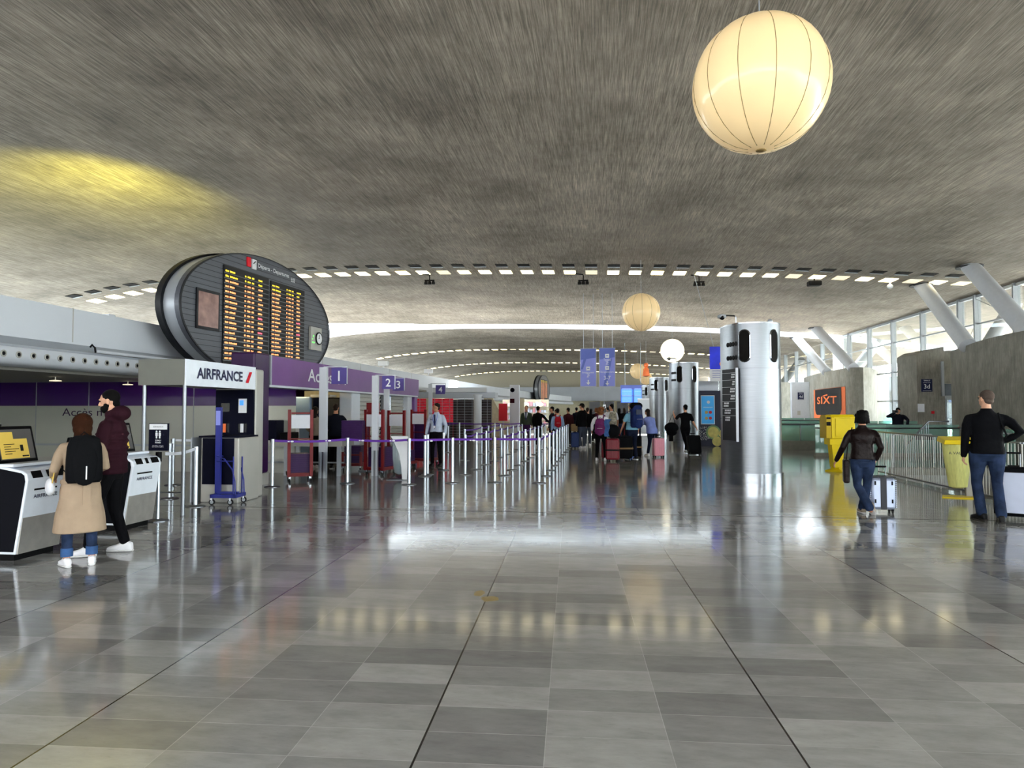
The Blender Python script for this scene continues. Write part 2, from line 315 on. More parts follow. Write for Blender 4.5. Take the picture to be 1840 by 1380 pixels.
# skylight between the shells: white upstands, glazing and frames above
b = MB()
for y in (49.3, 52.24):
    r = [[Vector((x, yend(x)+.06 if y < 50 else y, csm(x)+dz)) for x in XS] for dz in (.0, .56)]
    b.rings(r, close=False, caps=False)
b.build('trim_2', 'white_frame', kind='structure')
b = MB()
r = [[Vector((x, yend(x) if y < 50 else y, csm(x)+.57)) for x in XS] for y in (49.3, 52.3)]; b.rings(r, close=False, caps=False)
b.build('window_1', 'glass_clear', kind='structure')
b = MB()
for i in range(0, 55, 2):
    x = -24+i*.9; z = csm(x); b.cyl((x, yend(x)+.02, z+.45), (x, 52.28, z+.5), .03, n=6)
    if x < -11: b.cyl((x, yend(x)+.02, z+.2), (x+1.8, 52.25, csm(x+1.8)+.25), .035, n=6)
b.build('trim_3', 'white_frame', kind='structure')

MB().box(-25.9, -25.4, -26, 115, 0, 3.9).build('wall_left', 'grey_soffit', kind='structure')
b = MB()
for i in range(41): b.box(-25.7, -25.5, -5+i*3, -4.85+i*3, 3.9, 6.4)
b.build('trim_15', 'mullion', kind='structure'); MB().box(-25.61, -25.6, -5, 115, 3.9, 6.4).build('window_fill_light', 'glass_clear', kind='structure')  # window band put into the unseen left wall to add ambient light
# end wall
MB().box(-25, 16.2, 11.0, 11.014, -.002, .0015).build('trim_16', 'dark_slot', kind='structure')
MB().box(-25.4, 17, 112, 112.5, 0, 3.4).build('wall_end', 'warm_wall', kind='structure')
MB().box(-25.4, 17, 110.6, 112, 3.0, 5.2).build('trim_4', 'silver_panel', kind='structure')
MB().box(-25.4, 17, 112, 112.4, 3.4, 8.3).build('wall_end.001', 'grey_soffit', kind='structure')

MB().box(-25.4, 16.4, -26.5, -26, 0, 3.6).build('wall_light_block', 'warm_wall', kind='structure')  # unseen wall added behind the camera to block bright sky reflections
b = MB()
for i in range(14): b.box(-25.4+i*3.2, -25.25+i*3.2, -26.3, -26.1, 3.6, 6.4)
b.build('trim_17', 'mullion', kind='structure')  # mullions of the added rear clerestory, left open to let light in
# bulkhead along the left side (upper fascia, sloped ledge, rounded nozzle band)
BP = [(-10.5, -4), (-10.5, 26), (-10.35, 38), (-9.98, 47.5), (-9.3, 62), (-8.2, 78), (-6.6, 92), (-4.8, 107), (-4.3, 110.5)]
def strip(prof, name, m, pts=BP, smooth=False):
    rs = []
    for i, (x, y) in enumerate(pts):
        a = pts[max(0, i-1)]; c = pts[min(len(pts)-1, i+1)]; d = Vector((c[0]-a[0], c[1]-a[1], 0)).normalized(); nrm = Vector((d.y, -d.x, 0))
        rs.append([Vector((x, y, 0))+nrm*u+Vector((0, 0, z)) for u, z in prof])
    return MB().rings(rs).build(name, m, kind='structure', smooth=smooth)
strip([(-.1, 2.95), (-.1, 3.67), (-.5, 3.67), (-.5, 2.95)], 'wall_left.001', 'white_panel')
strip([(-.1, 2.949), (.18, 2.78), (.18, 2.74), (-.3, 2.74), (-.5, 2.949)], 'trim_5', 'silver_panel')
strip([(.16, 2.739), (.22, 2.66), (.23, 2.58), (.2, 2.48), (.12, 2.42), (-.5, 2.42), (-.5, 2.739)], 'trim_6', 'white_panel', smooth=True)
MB().box(-25.4, -10.9, -4, 17.2, 2.36, 2.42).build('ceiling_counter', 'grey_soffit', kind='structure')
MB().box(-25.4, -7.7, 17.25, 30.5, 2.42, 2.48).build('ceiling_counter.001', 'grey_soffit', kind='structure')
b = MB()
for y in [12.6+4.2*i for i in range(9)]: b.box(-10.402, -10.396, y, y+.02, 2.96, 3.66)
b.build('trim_7', 'grey_alu', kind='structure')
# round air nozzles
nz = None
for i in range(34):
    y = 9.9+.32*i if i < 17 else 9.9+.32*16+.4*(i-16)
    if nz is None:
        nz = thing('air_nozzle', 'small round air nozzle in the white band above the counters', 'air vent', (-10.27, y, 2.6), 0, 'round air nozzles in the white band')
        MB().lathe([(.06, 0), (.062, .012), (.045, .02), (.04, .005)], n=16).build('ring', 'grey_alu', nz, smooth=True)
        MB().lathe([(.034, .0), (.034, .012), (.001, .02)], n=16).build('nozzle_core', 'black', nz)
        for c in nz.children: c.rotation_euler = (0, PI/2, 0)
    else: dup(nz, (-10.27, y, 2.6))

# frosted glass wall with purple band
gx0, gx1, gy = -25.3, -7.75, 17.05
b = MB(); b.box(gx0, gx1, gy, gy+.03, .36, 1.72); b.build('window_2', 'glass_grey', kind='structure')
b = MB(); b.box(gx0, gx1, gy, gy+.03, 1.722, 2.37); b.build('window_3', 'glass_purple', kind='structure')
MB().box(gx0, gx1, gy-.02, gy+.05, 0, .36).build('trim_8', 'grey_alu', kind='structure')
b = MB()
for x in (-16.4, -15.1, -13.55, -11.95, -10.55, -8.95): b.box(x, x+.015, gy-.012, gy, .36, 2.36)
b.box(gx0, gx1, gy-.02, gy-.001, .66, .71).box(gx0, gx1, gy-.02, gy-.001, 2.355, 2.42); b.build('trim_9', 'silver_panel', kind='structure')
MB().box(gx0, -7.75, 23.2, 23.3, 0, 2.42).build('wall_back', 'warm_wall', kind='structure')
o = txt('Accès n°2', (-13.55, gy-.02, 1.56), 0, 1.5, .22, 'purple_deep', name='wall_lettering'); tag(o, 'purple Accès lettering on the frosted glass wall behind the bearded man', 'lettering')
# soffit fittings: small disc lights, strips
dl = None
for px, py in ((100, 667.5), (230, 677), (-60, 660)):
    p = AX(px, py, -12.2)
    if dl is None:
        dl = thing('disc_light', 'small glowing disc lamp under the soffit above the frosted glass wall', 'lamp', (p.x, p.y, 2.36), 0, 'disc lamps under the soffit')
        MB().cyl((0, 0, 0), (0, 0, -.07), .012, n=8).build('stem', 'white', dl)
        MB().lathe([(.02, -.07), (.12, -.08), (.12, -.1), (.02, -.105)], n=20).build('disc', 'lamp_dim', dl)
    else: dup(dl, (p.x, p.y, 2.36))
pa, pb = AY(255, 689, 15.9), AY(279, 689, 15.9); t = thing('light_sign', 'short pink glowing sign hanging beside the booth header', 'sign', (pa.x, 15.9, pa.z)); MB().box(0, pb.x-pa.x, 0, .08, -.05, .05).build('glowing_bar', 'pink_light', t); MB().box(.1, .14, .03, .05, .05, 2.36-pa.z).build('hanger', 'black', t)

# small dome bracket and tube on the ledge
t = thing('cable_conduit', 'white pipe lying on the ledge above the nozzle band', 'pipe', (-10.2, 13.0, 2.78))
MB().cyl((0, 0, .03), (0, 2.6, .03), .035, n=10).build('pipe', 'white_panel', t)
MB().tube([(0, -.0, .0), (0, -.02, .1), (-.06, -.03, .16), (-.12, 0, .12)], .02, 8).build('bracket', 'black', t)

# ------------------------------------------------------------------ glazing on the right
GX = 16.4
YM = [2, 5.5, 9, 12.5, 16, 19.5, 23, 26.3, 29.64, 32.53, 33.92, 37.65, 41.25, 44.74, 48.15]+[51.6+3.5*i for i in range(17)]
b = MB(); b.box(GX-.005, GX+.005, -26, 49.3, 0.02, csm(GX)-.01); b.build('window_4', 'glass_clear', kind='structure')
b = MB(); b.box(GX+.395, GX+.405, 51.7, 110, 0.02, csm(GX+.4)-.01); b.build('window_5', 'glass_clear', kind='structure')
MB().box(GX, GX+.4, 49.3, 49.4, 0, csm(GX)).box(GX, GX+.4, 51.5, 51.6, 0, csm(GX)).box(GX+.1, GX+.2, 50.2, 50.35, 0, 7.4).box(GX+.3, GX+.4, 50.8, 50.95, 0, 7.4).build('trim_10', 'white_frame', kind='structure')
b = MB()
for y in YM:
    x = GX if y < 51 else GX+.4; wd = .11 if y not in (33.92,) else .15
    b.box(x-.16, x+.10, y-wd/2, y-.025, 0, csm(x)-.005); b.box(x-.16, x+.10, y+.025, y+wd/2, 0, csm(x)-.005)
for z in (2.1, 3.7, 5.35): b.box(GX-.06, GX+.05, -3, 49.3, z-.03, z+.03); b.box(GX+.34, GX+.45, 51.6, 110, z-.03, z+.03)
b.box(GX-.08, GX+.08, -3, 49.3, csm(GX)-.14, csm(GX)-.02)
b.build('trim_11', 'mullion', kind='structure')
b = MB(); b.cyl((GX-.1, 32.6, 6.5), (GX-.1, 29.8, 5.35), .012, n=6); b.cyl((GX-.1, 32.6, 5.3), (GX-.1, 33.9, 3.8), .012, n=6); b.build('trim_12', 'mullion', kind='structure')

# concrete drums
D1 = [(14.6, 31.0), (14.12, 30.11), (13.65, 28.6), (13.3, 27.23), (12.98, 26.1), (12.78, 25.19), (12.58, 24.0), (12.47, 22.9), (12.47, 21.9), (12.62, 21.0), (12.95, 20.4), (13.6, 20.2), (14.6, 20.6), (16.2, 22.5), (18.5, 27), (19.5, 31)]
D2 = [(14.95, 53.5), (14.5, 50.6), (14.2, 48.4), (13.98, 46.2), (13.84, 44), (13.76, 42.3), (13.78, 41.2), (13.98, 40.5), (14.4, 40.3), (15.0, 40.9), (16.07, 43.0), (17.7, 46.6), (19.5, 50.5), (20.6, 53.5)]
for nm, D in (('wall_right', D1), ('wall_right.001', D2)):
    MB().prism(D, .001, 3.95).build(nm, 'drum_concrete', kind='structure', smooth=True)
MB().prism([(x, y+60-20.5+0) for x, y in D1], .001, 3.95).build('wall_right.002', 'drum_concrete', kind='structure', smooth=True)
b = MB()
for px, py in ((1670, 673), (1799, 671), (1745, 672), (1830, 800)):
    q = AX(px, py, 12.9); b.ell((q.x-.25, q.y, q.z), (.001, .001, .001), 6, 4)
# entrance portal 3d with rounded hood
p0 = AY(1648, 700, 32.2); p1 = AY(1712, 700, 32.2)
X0, X1 = p0.x, p1.x
hood = [(X0, 0), (X0, 4.02)]+[(X0+(X1+1.2-X0)*t, 4.02+.62*math.sin(PI*t*.5)) for t in (.1, .25, .45, .7, 1)]+[(X1+1.2, 0)]
xa, xb = X0+.92, X0+1.05
MB().prism([(X0, .001), (X0, 4.02), (X0+.3, 4.2), (xa+.2, 4.35), (xa+.2, .001)], 32.2, 34.2, axis='y').build('wall_portal', 'drum_concrete', kind='structure')
MB().prism([(xa+.201, 2.78), (xa+.201, 4.05), (xa+.5, 4.22), (X1+1, 4.3), (X1+1, 2.78)], 32.9, 34.2, axis='y').build('wall_portal.001', 'drum_concrete', kind='structure')
dr = MB().box(xa+.2, X1+1, 33.0, 33.06, 0.02, 2.1).build('door_1', 'glass_clear', kind='structure')
MB().box(xa+.2, X1+1, 32.9, 33.1, 2.1, 2.24).box(xa+.2, xa+.28, 32.95, 33.1, 0.02, 2.1).box(xa+.58, xa+.63, 32.96, 33.08, .02, 2.1).box(xa+.2, xa+.3, 32.8, 33.1, 2.24, 2.77).build('door_frame', 'mullion', dr)
MB().box(xa+.2, X1+1, 33.3, 33.4, 2.24, 2.77).build('transom_panel', 'ext_white', dr)
MB().box(xa+.05, xa+.15, 32.1, 32.19, 2.2, 3.7).build('trim_13', 'silver_panel', kind='structure')

# slanting struts
def strut(top, base, r, label, nm='slanting_strut'):
    t = thing(nm, label, 'column', base); d = Vector(top)-Vector(base)
    MB().cyl(Vector((0, 0, 0))-d.normalized()*.0, d, r, n=28).build('shaft', 'strut_white', t, smooth=True)
    MB().lathe([(r*1.45, -.05), (r*1.45, -.0)], (d.x, d.y, d.z-.02), 24, 1, 1.25).build('collar', 'board_frame', t)
g = G(1655, 513, 6.83); strut((g.x, g.y, csm(g.x)), (13.35, 27.2, 3.95), .29, 'thick white slanting column in front of the glazing, second from the right frame edge')
g = G(1742, 480, 6.83); strut((g.x, g.y, csm(g.x)), (13.0, 22.9, 3.95), .29, 'thick white slanting column rising from the large concrete wall at the right edge')
g = G(1465, 592, 6.75); strut((g.x, g.y, csm(g.x)), (14.05, 40.8, 3.95), .29, 'white slanting column standing on the concrete wall just behind the SIXT sign')
g = G(1430, 608, 6.75); strut((g.x, g.y, csm(g.x)), (14.1, 45.5, 3.95), .29, 'white slanting column leftmost of the four inside the hall')
def ostrut(pb, pt, x0, x1, r, label):
    a = AX(*pb, x0); c = AX(*pt, x1); strut((c.x, c.y, c.z), (a.x, a.y, a.z), r, label)
ostrut((1772, 625), (1832, 530), 17.2, 18.8, .3, 'slanting column outside the glass beyond the large concrete wall')
ostrut((1536, 665), (1598, 590), 17.2, 19.5, .33, 'slanting column outside the glass above the SIXT sign wall')
ostrut((1398, 700), (1440, 645), 16.9, 18.0, .33, 'pale slanting column seen through the far glazing beside the steel column')

# ------------------------------------------------------------------ outside
MB().box(17.0, 260, -60, 300, -.35, -.02).build('ground_outside', 'bounce_ground', kind='structure')  # ground made very pale to bounce sunlight up to the ceiling
MB().box(-120, 17.0, -120, -27.0, -.35, -.02).build('ground_outside.001', 'bounce_ground', kind='structure')
def extbuilding(x0, x1, y, h, label, n=5):
    t = thing('distant_building', label, 'building', ((x0+x1)/2, y, -.02)); hw = (x1-x0)/2
    MB().box(-hw, hw, 0, 8, 0, h).build('wall', 'ext_white', t)
    for i in range(n):
        c = -hw+(i+.5)*2*hw/n; f = MB().box(c-hw/n*.6, c+hw/n*.6, -.06, 0, h*.5, h*.72).build('window', 'ext_window', t)
        MB().box(c-hw/n*.25, c+hw/n*.25, -.1, -.061, h*.55, h*.66).build('blind', 'ext_white', f)
    b = MB()
    for i in range(n*2+1): x = -hw+i*hw/n; b.box(x-.04, x+.04, 0, .06, h, h+1.6)
    for z in (.5, 1, 1.6): b.box(-hw, hw, 0, .05, h+z-.04, h+z)
    b.build('roof_railing', 'mullion', t)
    b = MB()
    for i in range(n+1): x = -hw+i*2*hw/n; b.box(x-.15, x+.15, -.2, -.001, 0, h)
    b.build('pilaster', 'white_frame', t)
extbuilding(24, 33, 66, 4.6, 'white two storey building seen through the glazing, roof railing on top', 6)
extbuilding(38, 62, 92, 5.2, 'long white building farther off behind the first one outside', 8)
t = thing('parked_car', 'pale green car parked outside, seen through the glass behind the photographing person', 'car', (19.6, 47.5, -.02), .3)
MB().prism([(-2, .3), (-1.95, .75), (-1.2, .9), (-.6, 1.38), (.7, 1.4), (1.4, .95), (2.05, .8), (2.1, .3)], -.8, .8, axis='y').build('body', 'ext_cyan', t, bevel=.06)
MB().prism([(-1.0, .93), (-.55, 1.31), (.65, 1.33), (1.15, .96)], -.81, .81, axis='y').build('windows', 'ext_window', t)
for x in (-1.3, 1.35):
    for y in (-.82, .66): MB().cyl((x, y, .3), (x, y+.16, .3), .3, n=20).build('wheel', 'rubber', t)
# parapet railing outside
b = MB()
for i in range(30): b.box(23.0, 23.04, 36+i*.9, 36.04+i*.9, 0, 1.05)
for z in (.35, .7, 1.05): b.box(23.0, 23.04, 36, 62.2, z-.03, z)
b.build('outdoor_railing', 'steel_dark', label='grey metal railing along the road outside the glass', category='railing')

# ------------------------------------------------------------------ ceiling lights
def light_row(y, dy, n0, n1, lm, label, group, spacing=.94, dim=None, wd=.5, dp=.3):
    first = {}
    for i in range(n0, n1):
        x = -3.14+spacing*i; z = csm(x); sl = (csm(x+.3)-csm(x-.3))/.6
        k = 'dim' if (dim and i in dim) else lm
        if k not in first:
            t = thing('ceiling_light' if lm != 'slot' else 'ceiling_slot', label if k != 'dim' else label.replace('lit', 'dim'), 'ceiling light' if lm != 'slot' else 'ceiling slot', (x, y+dy, z), 0, group if k != 'dim' else group+', dim ones')
            hw, hd = wd/2, dp/2
            if lm == 'slot':
                MB().box(-hw, hw, -hd, hd, -.022, -.006).build('recess_shade', 'dark_slot', t)  # near-black slab under the vault, painted for the shade inside the slot
                MB().box(-hw, hw, hd-.05, hd, -.05, -.023).build('rim', 'silver_panel', t)
            else:
                MB().box(-hw, hw, -hd, hd, -.03, -.006).build('diffuser', 'lamp_warm' if k != 'dim' else 'lamp_dim', t)
                MB().box(-hw-.03, hw+.03, -hd-.03, hd+.03, -.0055, .0).build('frame', 'grey_alu', t)
            first[k] = t
        else: t = dup(first[k], (x, y+dy, z))
        t.rotation_euler = (0, -math.atan(sl), 0)
light_row(30.1, .25, -22, 21, 'lit', 'lit rectangular ceiling light in the nearest row across the vault', 'lights of the nearest ceiling row', dim={-4, 3, 12, 14, 17, 19}, wd=.5, dp=.75)
light_row(28.9, 0, -22, 20, 'slot', 'dark narrow slot in the concrete vault beside the nearest light row', 'slots beside the nearest light row', wd=.5, dp=.5)
for k, (Y, s) in enumerate(((71, 'second'), (91.1, 'third'), (111.0, 'fourth'))):
    light_row(Y-.3, 0, -21, 20, 'lit', 'lit ceiling light in the %s row across the vault' % s, 'lights of the %s ceiling row' % s, wd=.55, dp=.9, dim={-6, 2, 9})
# spotlights on bent arms hanging at the light row
sp = None
for i, (px, py, lab) in enumerate(((772, 487, 'black triple spotlight hanging under the left part of the light row'), (1048, 487, 'black triple spotlight hanging under the middle of the light row'), (1256, 489, 'black triple spotlight hanging under the light row left of the steel column'))):
    p = AY(px, py, 30.6); z = csm(p.x)
    if sp is None:
        sp = thing('ceiling_spotlight', lab, 'spotlight', (p.x, p.y, z))
        MB().tube([(-.35, 0, -.02), (-.02, 0, -.06), (0, 0, -.1), (0, 0, -.32)], .025, 8).build('arm', 'black', sp)
        MB().box(-.22, .22, -.05, .05, -.36, -.3).build('bar', 'black', sp)
        for dx in (-.17, 0, .17): MB().lathe([(.03, -.34), (.075, -.4), (.08, -.5), (.06, -.5)], (dx, 0, 0), 14).build('lamp_head', 'black', sp)
    else: dup(sp, (p.x, p.y, z), None, lab)
p = AY(1463, 494, 30.6)
t = thing('ceiling_camera', 'dark boxy camera housing under the light row above the steel column', 'camera', (p.x, p.y, csm(p.x)))
MB().cyl((0, 0, 0), (0, 0, -.15), .03, n=8).build('stem', 'black', t); MB().box(-.26, .26, -.2, .2, -.34, -.15).build('housing', 'black', t, bevel=.03)
p = AY(1599, 502, 30.6)
t = thing('ceiling_camera', 'small white dome camera hanging near the right end of the light row', 'camera', (p.x, p.y, csm(p.x)))
MB().cyl((0, 0, 0), (0, 0, -.15), .03, n=8).build('stem', 'white', t); MB().ell((0, 0, -.22), (.12, .12, .1)).build('dome', 'white_gloss', t, smooth=True)
# yellow floodlight throwing its glow onto the vault
t = thing('floodlight', 'floodlight on top of the bulkhead with yellow glow on the vault', 'lamp', (-10.86, 14.2, 3.67))
MB().box(-.12, .1, -.1, .1, 0, .07).build('housing', 'white_panel', t); MB().box(-.09, .07, -.07, .07, .071, .076).build('lens', 'led_yellow', t)
L = bpy.data.lights.new('yellow_flood', 'SPOT'); L.energy = 2900; L.color = (1, .94, .1); L.spot_size = math.radians(86); L.spot_blend = 1; L.shadow_soft_size = .15
lo = bpy.data.objects.new('yellow_flood', L); COL.objects.link(lo); lo.parent = t; lo.location = (0, 0, .25)
lo.rotation_euler = (Vector((-15.4, 19.2, 7.7))-Vector((-10.82, 14.2, 4.0))).to_track_quat('-Z', 'Y').to_euler()

# ================================================================== BALLOON LAMPS
def globe(px, py, dpx, label, m, sq=1.0, mul=1.0, Rr=.75):
    dist = 2*Rr*FPX/dpx; c = CC+ray(px, py)*dist
    t = thing('balloon_lamp', label, 'lamp', (c.x, c.y, c.z)); n = 12
    rs = []
    for i in range(25):
        a = PI*i/24; a = min(max(a, .02), PI-.02); ring = []
        for k in range(n*5):
            th = 2*PI*k/(n*5); bulge = 1-.022*(1-abs(math.sin(th*n/2))**.6)
            ring.append(Vector((Rr*math.sin(a)*math.cos(th)*bulge, Rr*math.sin(a)*math.sin(th)*bulge, -Rr*math.cos(a))))
        rs.append(ring)
    MB().rings(rs).build('envelope', m, t, smooth=True)
    b = MB()
    for k in range(n):
        th = 2*PI*k/n
        b.tube([(Rr*.982*math.sin(a)*math.cos(th), Rr*.982*math.sin(a)*math.sin(th), -Rr*math.cos(a)) for a in (PI*i/16 for i in range(1, 16))], .0045 if m == 'balloon_skin' else .003, 5)
    b.build('seam', 'seam', t)
    MB().lathe([(.03, -Rr-.012), (.06, -Rr-.004), (.06, -Rr+.012)], n=12).build('bottom_cap', 'seam', t)
    zc = csm(c.x)
    MB().tube([(0, 0, Rr-.01), (0, 0, zc-c.z)], .008, 6).build('wire', 'silver_panel', t)
    return t
globe(1366, 153, 238, 'largest cream balloon lamp hanging nearest at the top right', 'balloon_skin')
globe(1152, 561, 68, 'cream balloon lamp in mid distance above the two blue hanging signs', 'balloon_skin')
globe(1208, 630, 42, 'white glowing balloon lamp hanging above the second steel column', 'balloon_white')
globe(1146, 667, 28, 'small distant balloon lamp left of the orange figure', 'balloon_skin')
globe(1160.5, 680, 23, 'smallest distant balloon lamp half behind the orange figure', 'balloon_skin')
c = AY(1161, 665, 60); t = thing('hanging_figure', 'orange inflatable figure hanging over the far steel columns', 'decoration', (c.x, c.y, c.z))
MB().ell((0, 0, .42), (.2, .2, .2)).build('head', 'orange', t, smooth=True); MB().lathe([(.05, .3), (.22, .1), (.26, -.2), (.3, -.5), (.1, -.56)], n=16).build('body', 'orange', t, smooth=True)
MB().cyl((0, 0, .6), (0, 0, csm(c.x)-c.z), .01, n=6).build('wire', 'silver_panel', t)

# ================================================================== STEEL COLUMNS
def steel_column(x, y, r, H, label, cams=True, sign=True, dark=('steel_dark',)):
    t = thing('steel_column', label, 'column', (x, y, 0))
    def plan(r_, wing):      # round body with a flat wing to the left, going away from the camera
        ps = [(r_*math.cos(a), r_*math.sin(a)) for a in (math.radians(q) for q in range(-128, 100, 8))]
        return ps+[(-r_*.55, r_*1.15), (-wing, r_*.75), (-wing*.93, -.02)]
    def seg(z0, z1, rr, nm, m='brushed_steel'):
        return MB().prism(plan(rr, rr*.98), z0, z1).build(nm, m, t, smooth=True)
    seg(0.0, .26, r*1.03, 'plinth', 'chrome'); seg(.26, 1.42, r*.985, 'lower_drum'); seg(1.43, 2.5, r*.985, 'middle_drum'); seg(2.52, H, r*.975, 'upper_drum')
    seg(1.415, 1.435, r*.96, 'joint', 'steel_dark'); seg(2.49, 2.53, r*.96, 'joint', 'steel_dark'); seg(H, H+.03, r*.985, 'top_rim', 'chrome')
    # oval openings in the upper drum: black plates painted for the shade inside
    for a in (-115, -52):
        b = MB(); o2 = MB(); A = math.radians(a); hh, hw = .22, .11
        def pt(u, zz, rr):
            q = A+u/rr; return Vector((rr*math.cos(q), rr*math.sin(q), zz))
        loop = [(hw*math.cos(k), .22+hw*math.sin(k)*1.0) for k in (PI*i/8 for i in range(9))]+[(-hw*math.cos(k), -.22+(-hw)*math.sin(k)) for k in (PI*i/8 for i in range(9))]
        zc = H-.48
        ring1 = [pt(u, zc+v, r*1.004) for u, v in loop]; ring2 = [pt(u, zc+v, r*.9) for u, v in loop]
        b.rings([ring1, ring2]).build('oval_hole_shade', 'dark_slot', t)
        ringo = [pt(u*1.16, zc+v*1.08, r*.992) for u, v in loop]; o2.rings([ringo, [p*1.0+Vector((p.x, p.y, 0)).normalized()*.012 for p in ring1]], caps=False).build('oval_rim', 'chrome', t)
    # nozzle bank on the flat wing
    w0 = Vector((-r*.55*.975, -r*.8, 0)); 
    pts = plan(r*.975, r*.975*.98); a = Vector((pts[0][0], pts[0][1], 0)); c = Vector((pts[-1][0], pts[-1][1], 0)); d = (c-a); nrm = Vector((d.y, -d.x, 0)).normalized()
    if nrm.dot(Vector((-1, -1, 0))) < 0: nrm = -nrm
    for row in range(2):
        for k in range(4):
            p = a+d*(.16+.22*k)+Vector((0, 0, H-.42-.3*row))
            MB().cyl(p-nrm*.02, p+nrm*.012, .055, .05, 14).build('air_nozzle', 'black', t)
    p = a+d*.45
    if sign:
        sp = MB(); q = [a+nrm*.03-d*.05, c+nrm*.03+d*.06]
        sp.rings([[q[0]+Vector((0, 0, z)), q[1]+Vector((0, 0, z)), q[1]+nrm*.05+Vector((0, 0, z)), q[0]+nrm*.05+Vector((0, 0, z))] for z in (.95, 2.5)])
        s = sp.build('sign_panel', 'board_dark', t)
        MB().rings([[q[0]+Vector((0, 0, z)), q[0]-d*.03+Vector((0, 0, z)), q[0]-d*.03+nrm*.06+Vector((0, 0, z)), q[0]+nrm*.06+Vector((0, 0, z))] for z in (.93, 2.52)]).build('edge_strip', 'white_panel', s)
        b = MB(); L_ = d.length; u = d.normalized(); rows = [(.05, .28, 2), (.05, .2, 2), (.05, .38, 2), (.05, .35, 2), (.55, .4, 2), (.4, .5, 2), (.45, .4, 2)]
        for i, (st, ln, nl) in enumerate(rows):
            for j in range(nl):
                z = 2.36-.155*i-.055*j; s0 = q[0]+u*(L_*(st+.02+.03*j))+nrm*.055; s1 = s0+u*(L_*ln)
                for q_ in range(4):
                    e0 = s0+(s1-s0)*(q_/4); e1 = s0+(s1-s0)*(q_/4+.2)
                    b.quad(e0+Vector((0, 0, z)), e1+Vector((0, 0, z)), e1+Vector((0, 0, z+.035)), e0+Vector((0, 0, z+.035)))
            zz = 2.36-.155*i+.055; e0 = q[0]+nrm*.055; e1 = q[1]+nrm*.055
            b.quad(e0+Vector((0, 0, zz)), e1+Vector((0, 0, zz)), e1+Vector((0, 0, zz+.005)), e0+Vector((0, 0, zz+.005)))
        b.build('sign_text', 'white', s)
    if cams:
        k = thing('security_camera', 'dome camera on a bent arm on top of the '+label.split(' brushed')[0].split(' tall')[0]+' steel column', 'camera', (x-r*.55, y-.1, H+.03))
        MB().tube([(0, 0, 0), (0, 0, .17), (-.03, 0, .2), (-.22, 0, .21)], .018, 8).build('arm', 'chrome', k)
        MB().lathe([(.02, .08), (.09, .06), (.1, 0), (.06, -.02)], (-.3, 0, .16), 16).build('dome_housing', 'silver_panel', k, smooth=True); MB().ell((-.3, -.03, .16), (.055, .08, .055)).build('lens', 'black_gloss', k)
    return t
steel_column(3.35, 15.95, .62, 3.47, 'nearest tall brushed steel column with dark sign panel on its left flank')
steel_column(3.62, 30.6, .62, 3.6, 'second brushed steel column behind the man in black', sign=False)
steel_column(3.75, 44.5, .62, 3.6, 'third brushed steel column half hidden behind the second', cams=False, sign=False)
steel_column(4.1, 59, .62, 3.6, 'fourth and farthest brushed steel column under the balloon lamps', cams=False, sign=False)
k = thing('security_camera', 'small dome camera on the right edge of the nearest steel column', 'camera', (3.65, 15.9, 3.5))
MB().tube([(0, 0, 0), (.02, 0, .05), (.08, 0, .08)], .015, 8).build('arm', 'chrome', k); MB().ell((.1, 0, .07), (.055, .05, .05)).build('dome', 'silver_panel', k, smooth=True)
MB().box(4.2, 4.28, 28.8, 29.6, 0, .02).build('floor_plate', 'steel_dark', label='small steel plate on the floor by the second column', category='floor plate') if False else None

# ================================================================== HANGING SIGNS
def hang_sign(pa, pb, Y, label, items):
    a = AY(*pa, Y); c = AY(*pb, Y); W, Hh = c.x-a.x, a.z-c.z
    t = thing('hanging_sign', label, 'sign', ((a.x+c.x)/2, Y, c.z))
    pn = MB().box(-W/2, W/2, -.06, .06, 0, Hh).build('panel', 'banner_light', t)
    MB().add([(-W/2, -.061, Hh), (W/2, -.061, Hh), (W/2, -.061, Hh*.76), (-W/2, -.061, Hh*.7)], [(0, 1, 2, 3)]).add([(W*.12, -.062, Hh*.73), (W*.32, -.062, Hh*.73), (-W*.05, -.062, 0), (-W*.25, -.062, 0)] if 'right' in label else [(-W*.3, -.062, Hh*.72), (-W*.12, -.062, Hh*.72), (-W*.35, -.062, Hh*.45), (-W*.49, -.062, Hh*.45)], [(0, 1, 2, 3)]).build('dark_field', 'banner_blue', pn)
    MB().box(-W/2-.02, -W/2, -.07, .07, -.02, Hh+.02).box(W/2, W/2+.02, -.07, .07, -.02, Hh+.02).box(-W/2, W/2, -.07, .07, Hh, Hh+.02).box(-W/2, W/2, -.07, .07, -.02, 0).build('frame', 'silver_panel', t)
    for kind, z, s in items:
        if kind == 'icon':
            MB().box(-s/2, s/2, -.067, -.063, z*Hh-s/2, z*Hh+s/2).build('pictogram', 'white', pn); MB().box(-s*.25, s*.28, -.07, -.068, z*Hh-s*.08, z*Hh+s*.1).build('pictogram_mark', 'banner_blue', pn)
        elif kind == 'arrow':
            MB().add([(-.03, -.066, z*Hh+s*.5), (.03, -.066, z*Hh+s*.5), (.03, -.066, z*Hh), (s*.4, -.066, z*Hh), (0, -.066, z*Hh-s*.5), (-s*.4, -.066, z*Hh), (-.03, -.066, z*Hh)], [tuple(range(7))]).build('arrow', 'white', pn)
        else: txt(kind, (0, -.066, z*Hh), 0, s, .12 if len(kind) > 4 else .2, 'white', pn)
    for x in (-W*.3, W*.34): MB().cyl((x, 0, Hh+.02), (x, 0, csm((a.x+c.x)/2+x)-c.z), .012, n=6).build('cable', 'silver_panel', t)
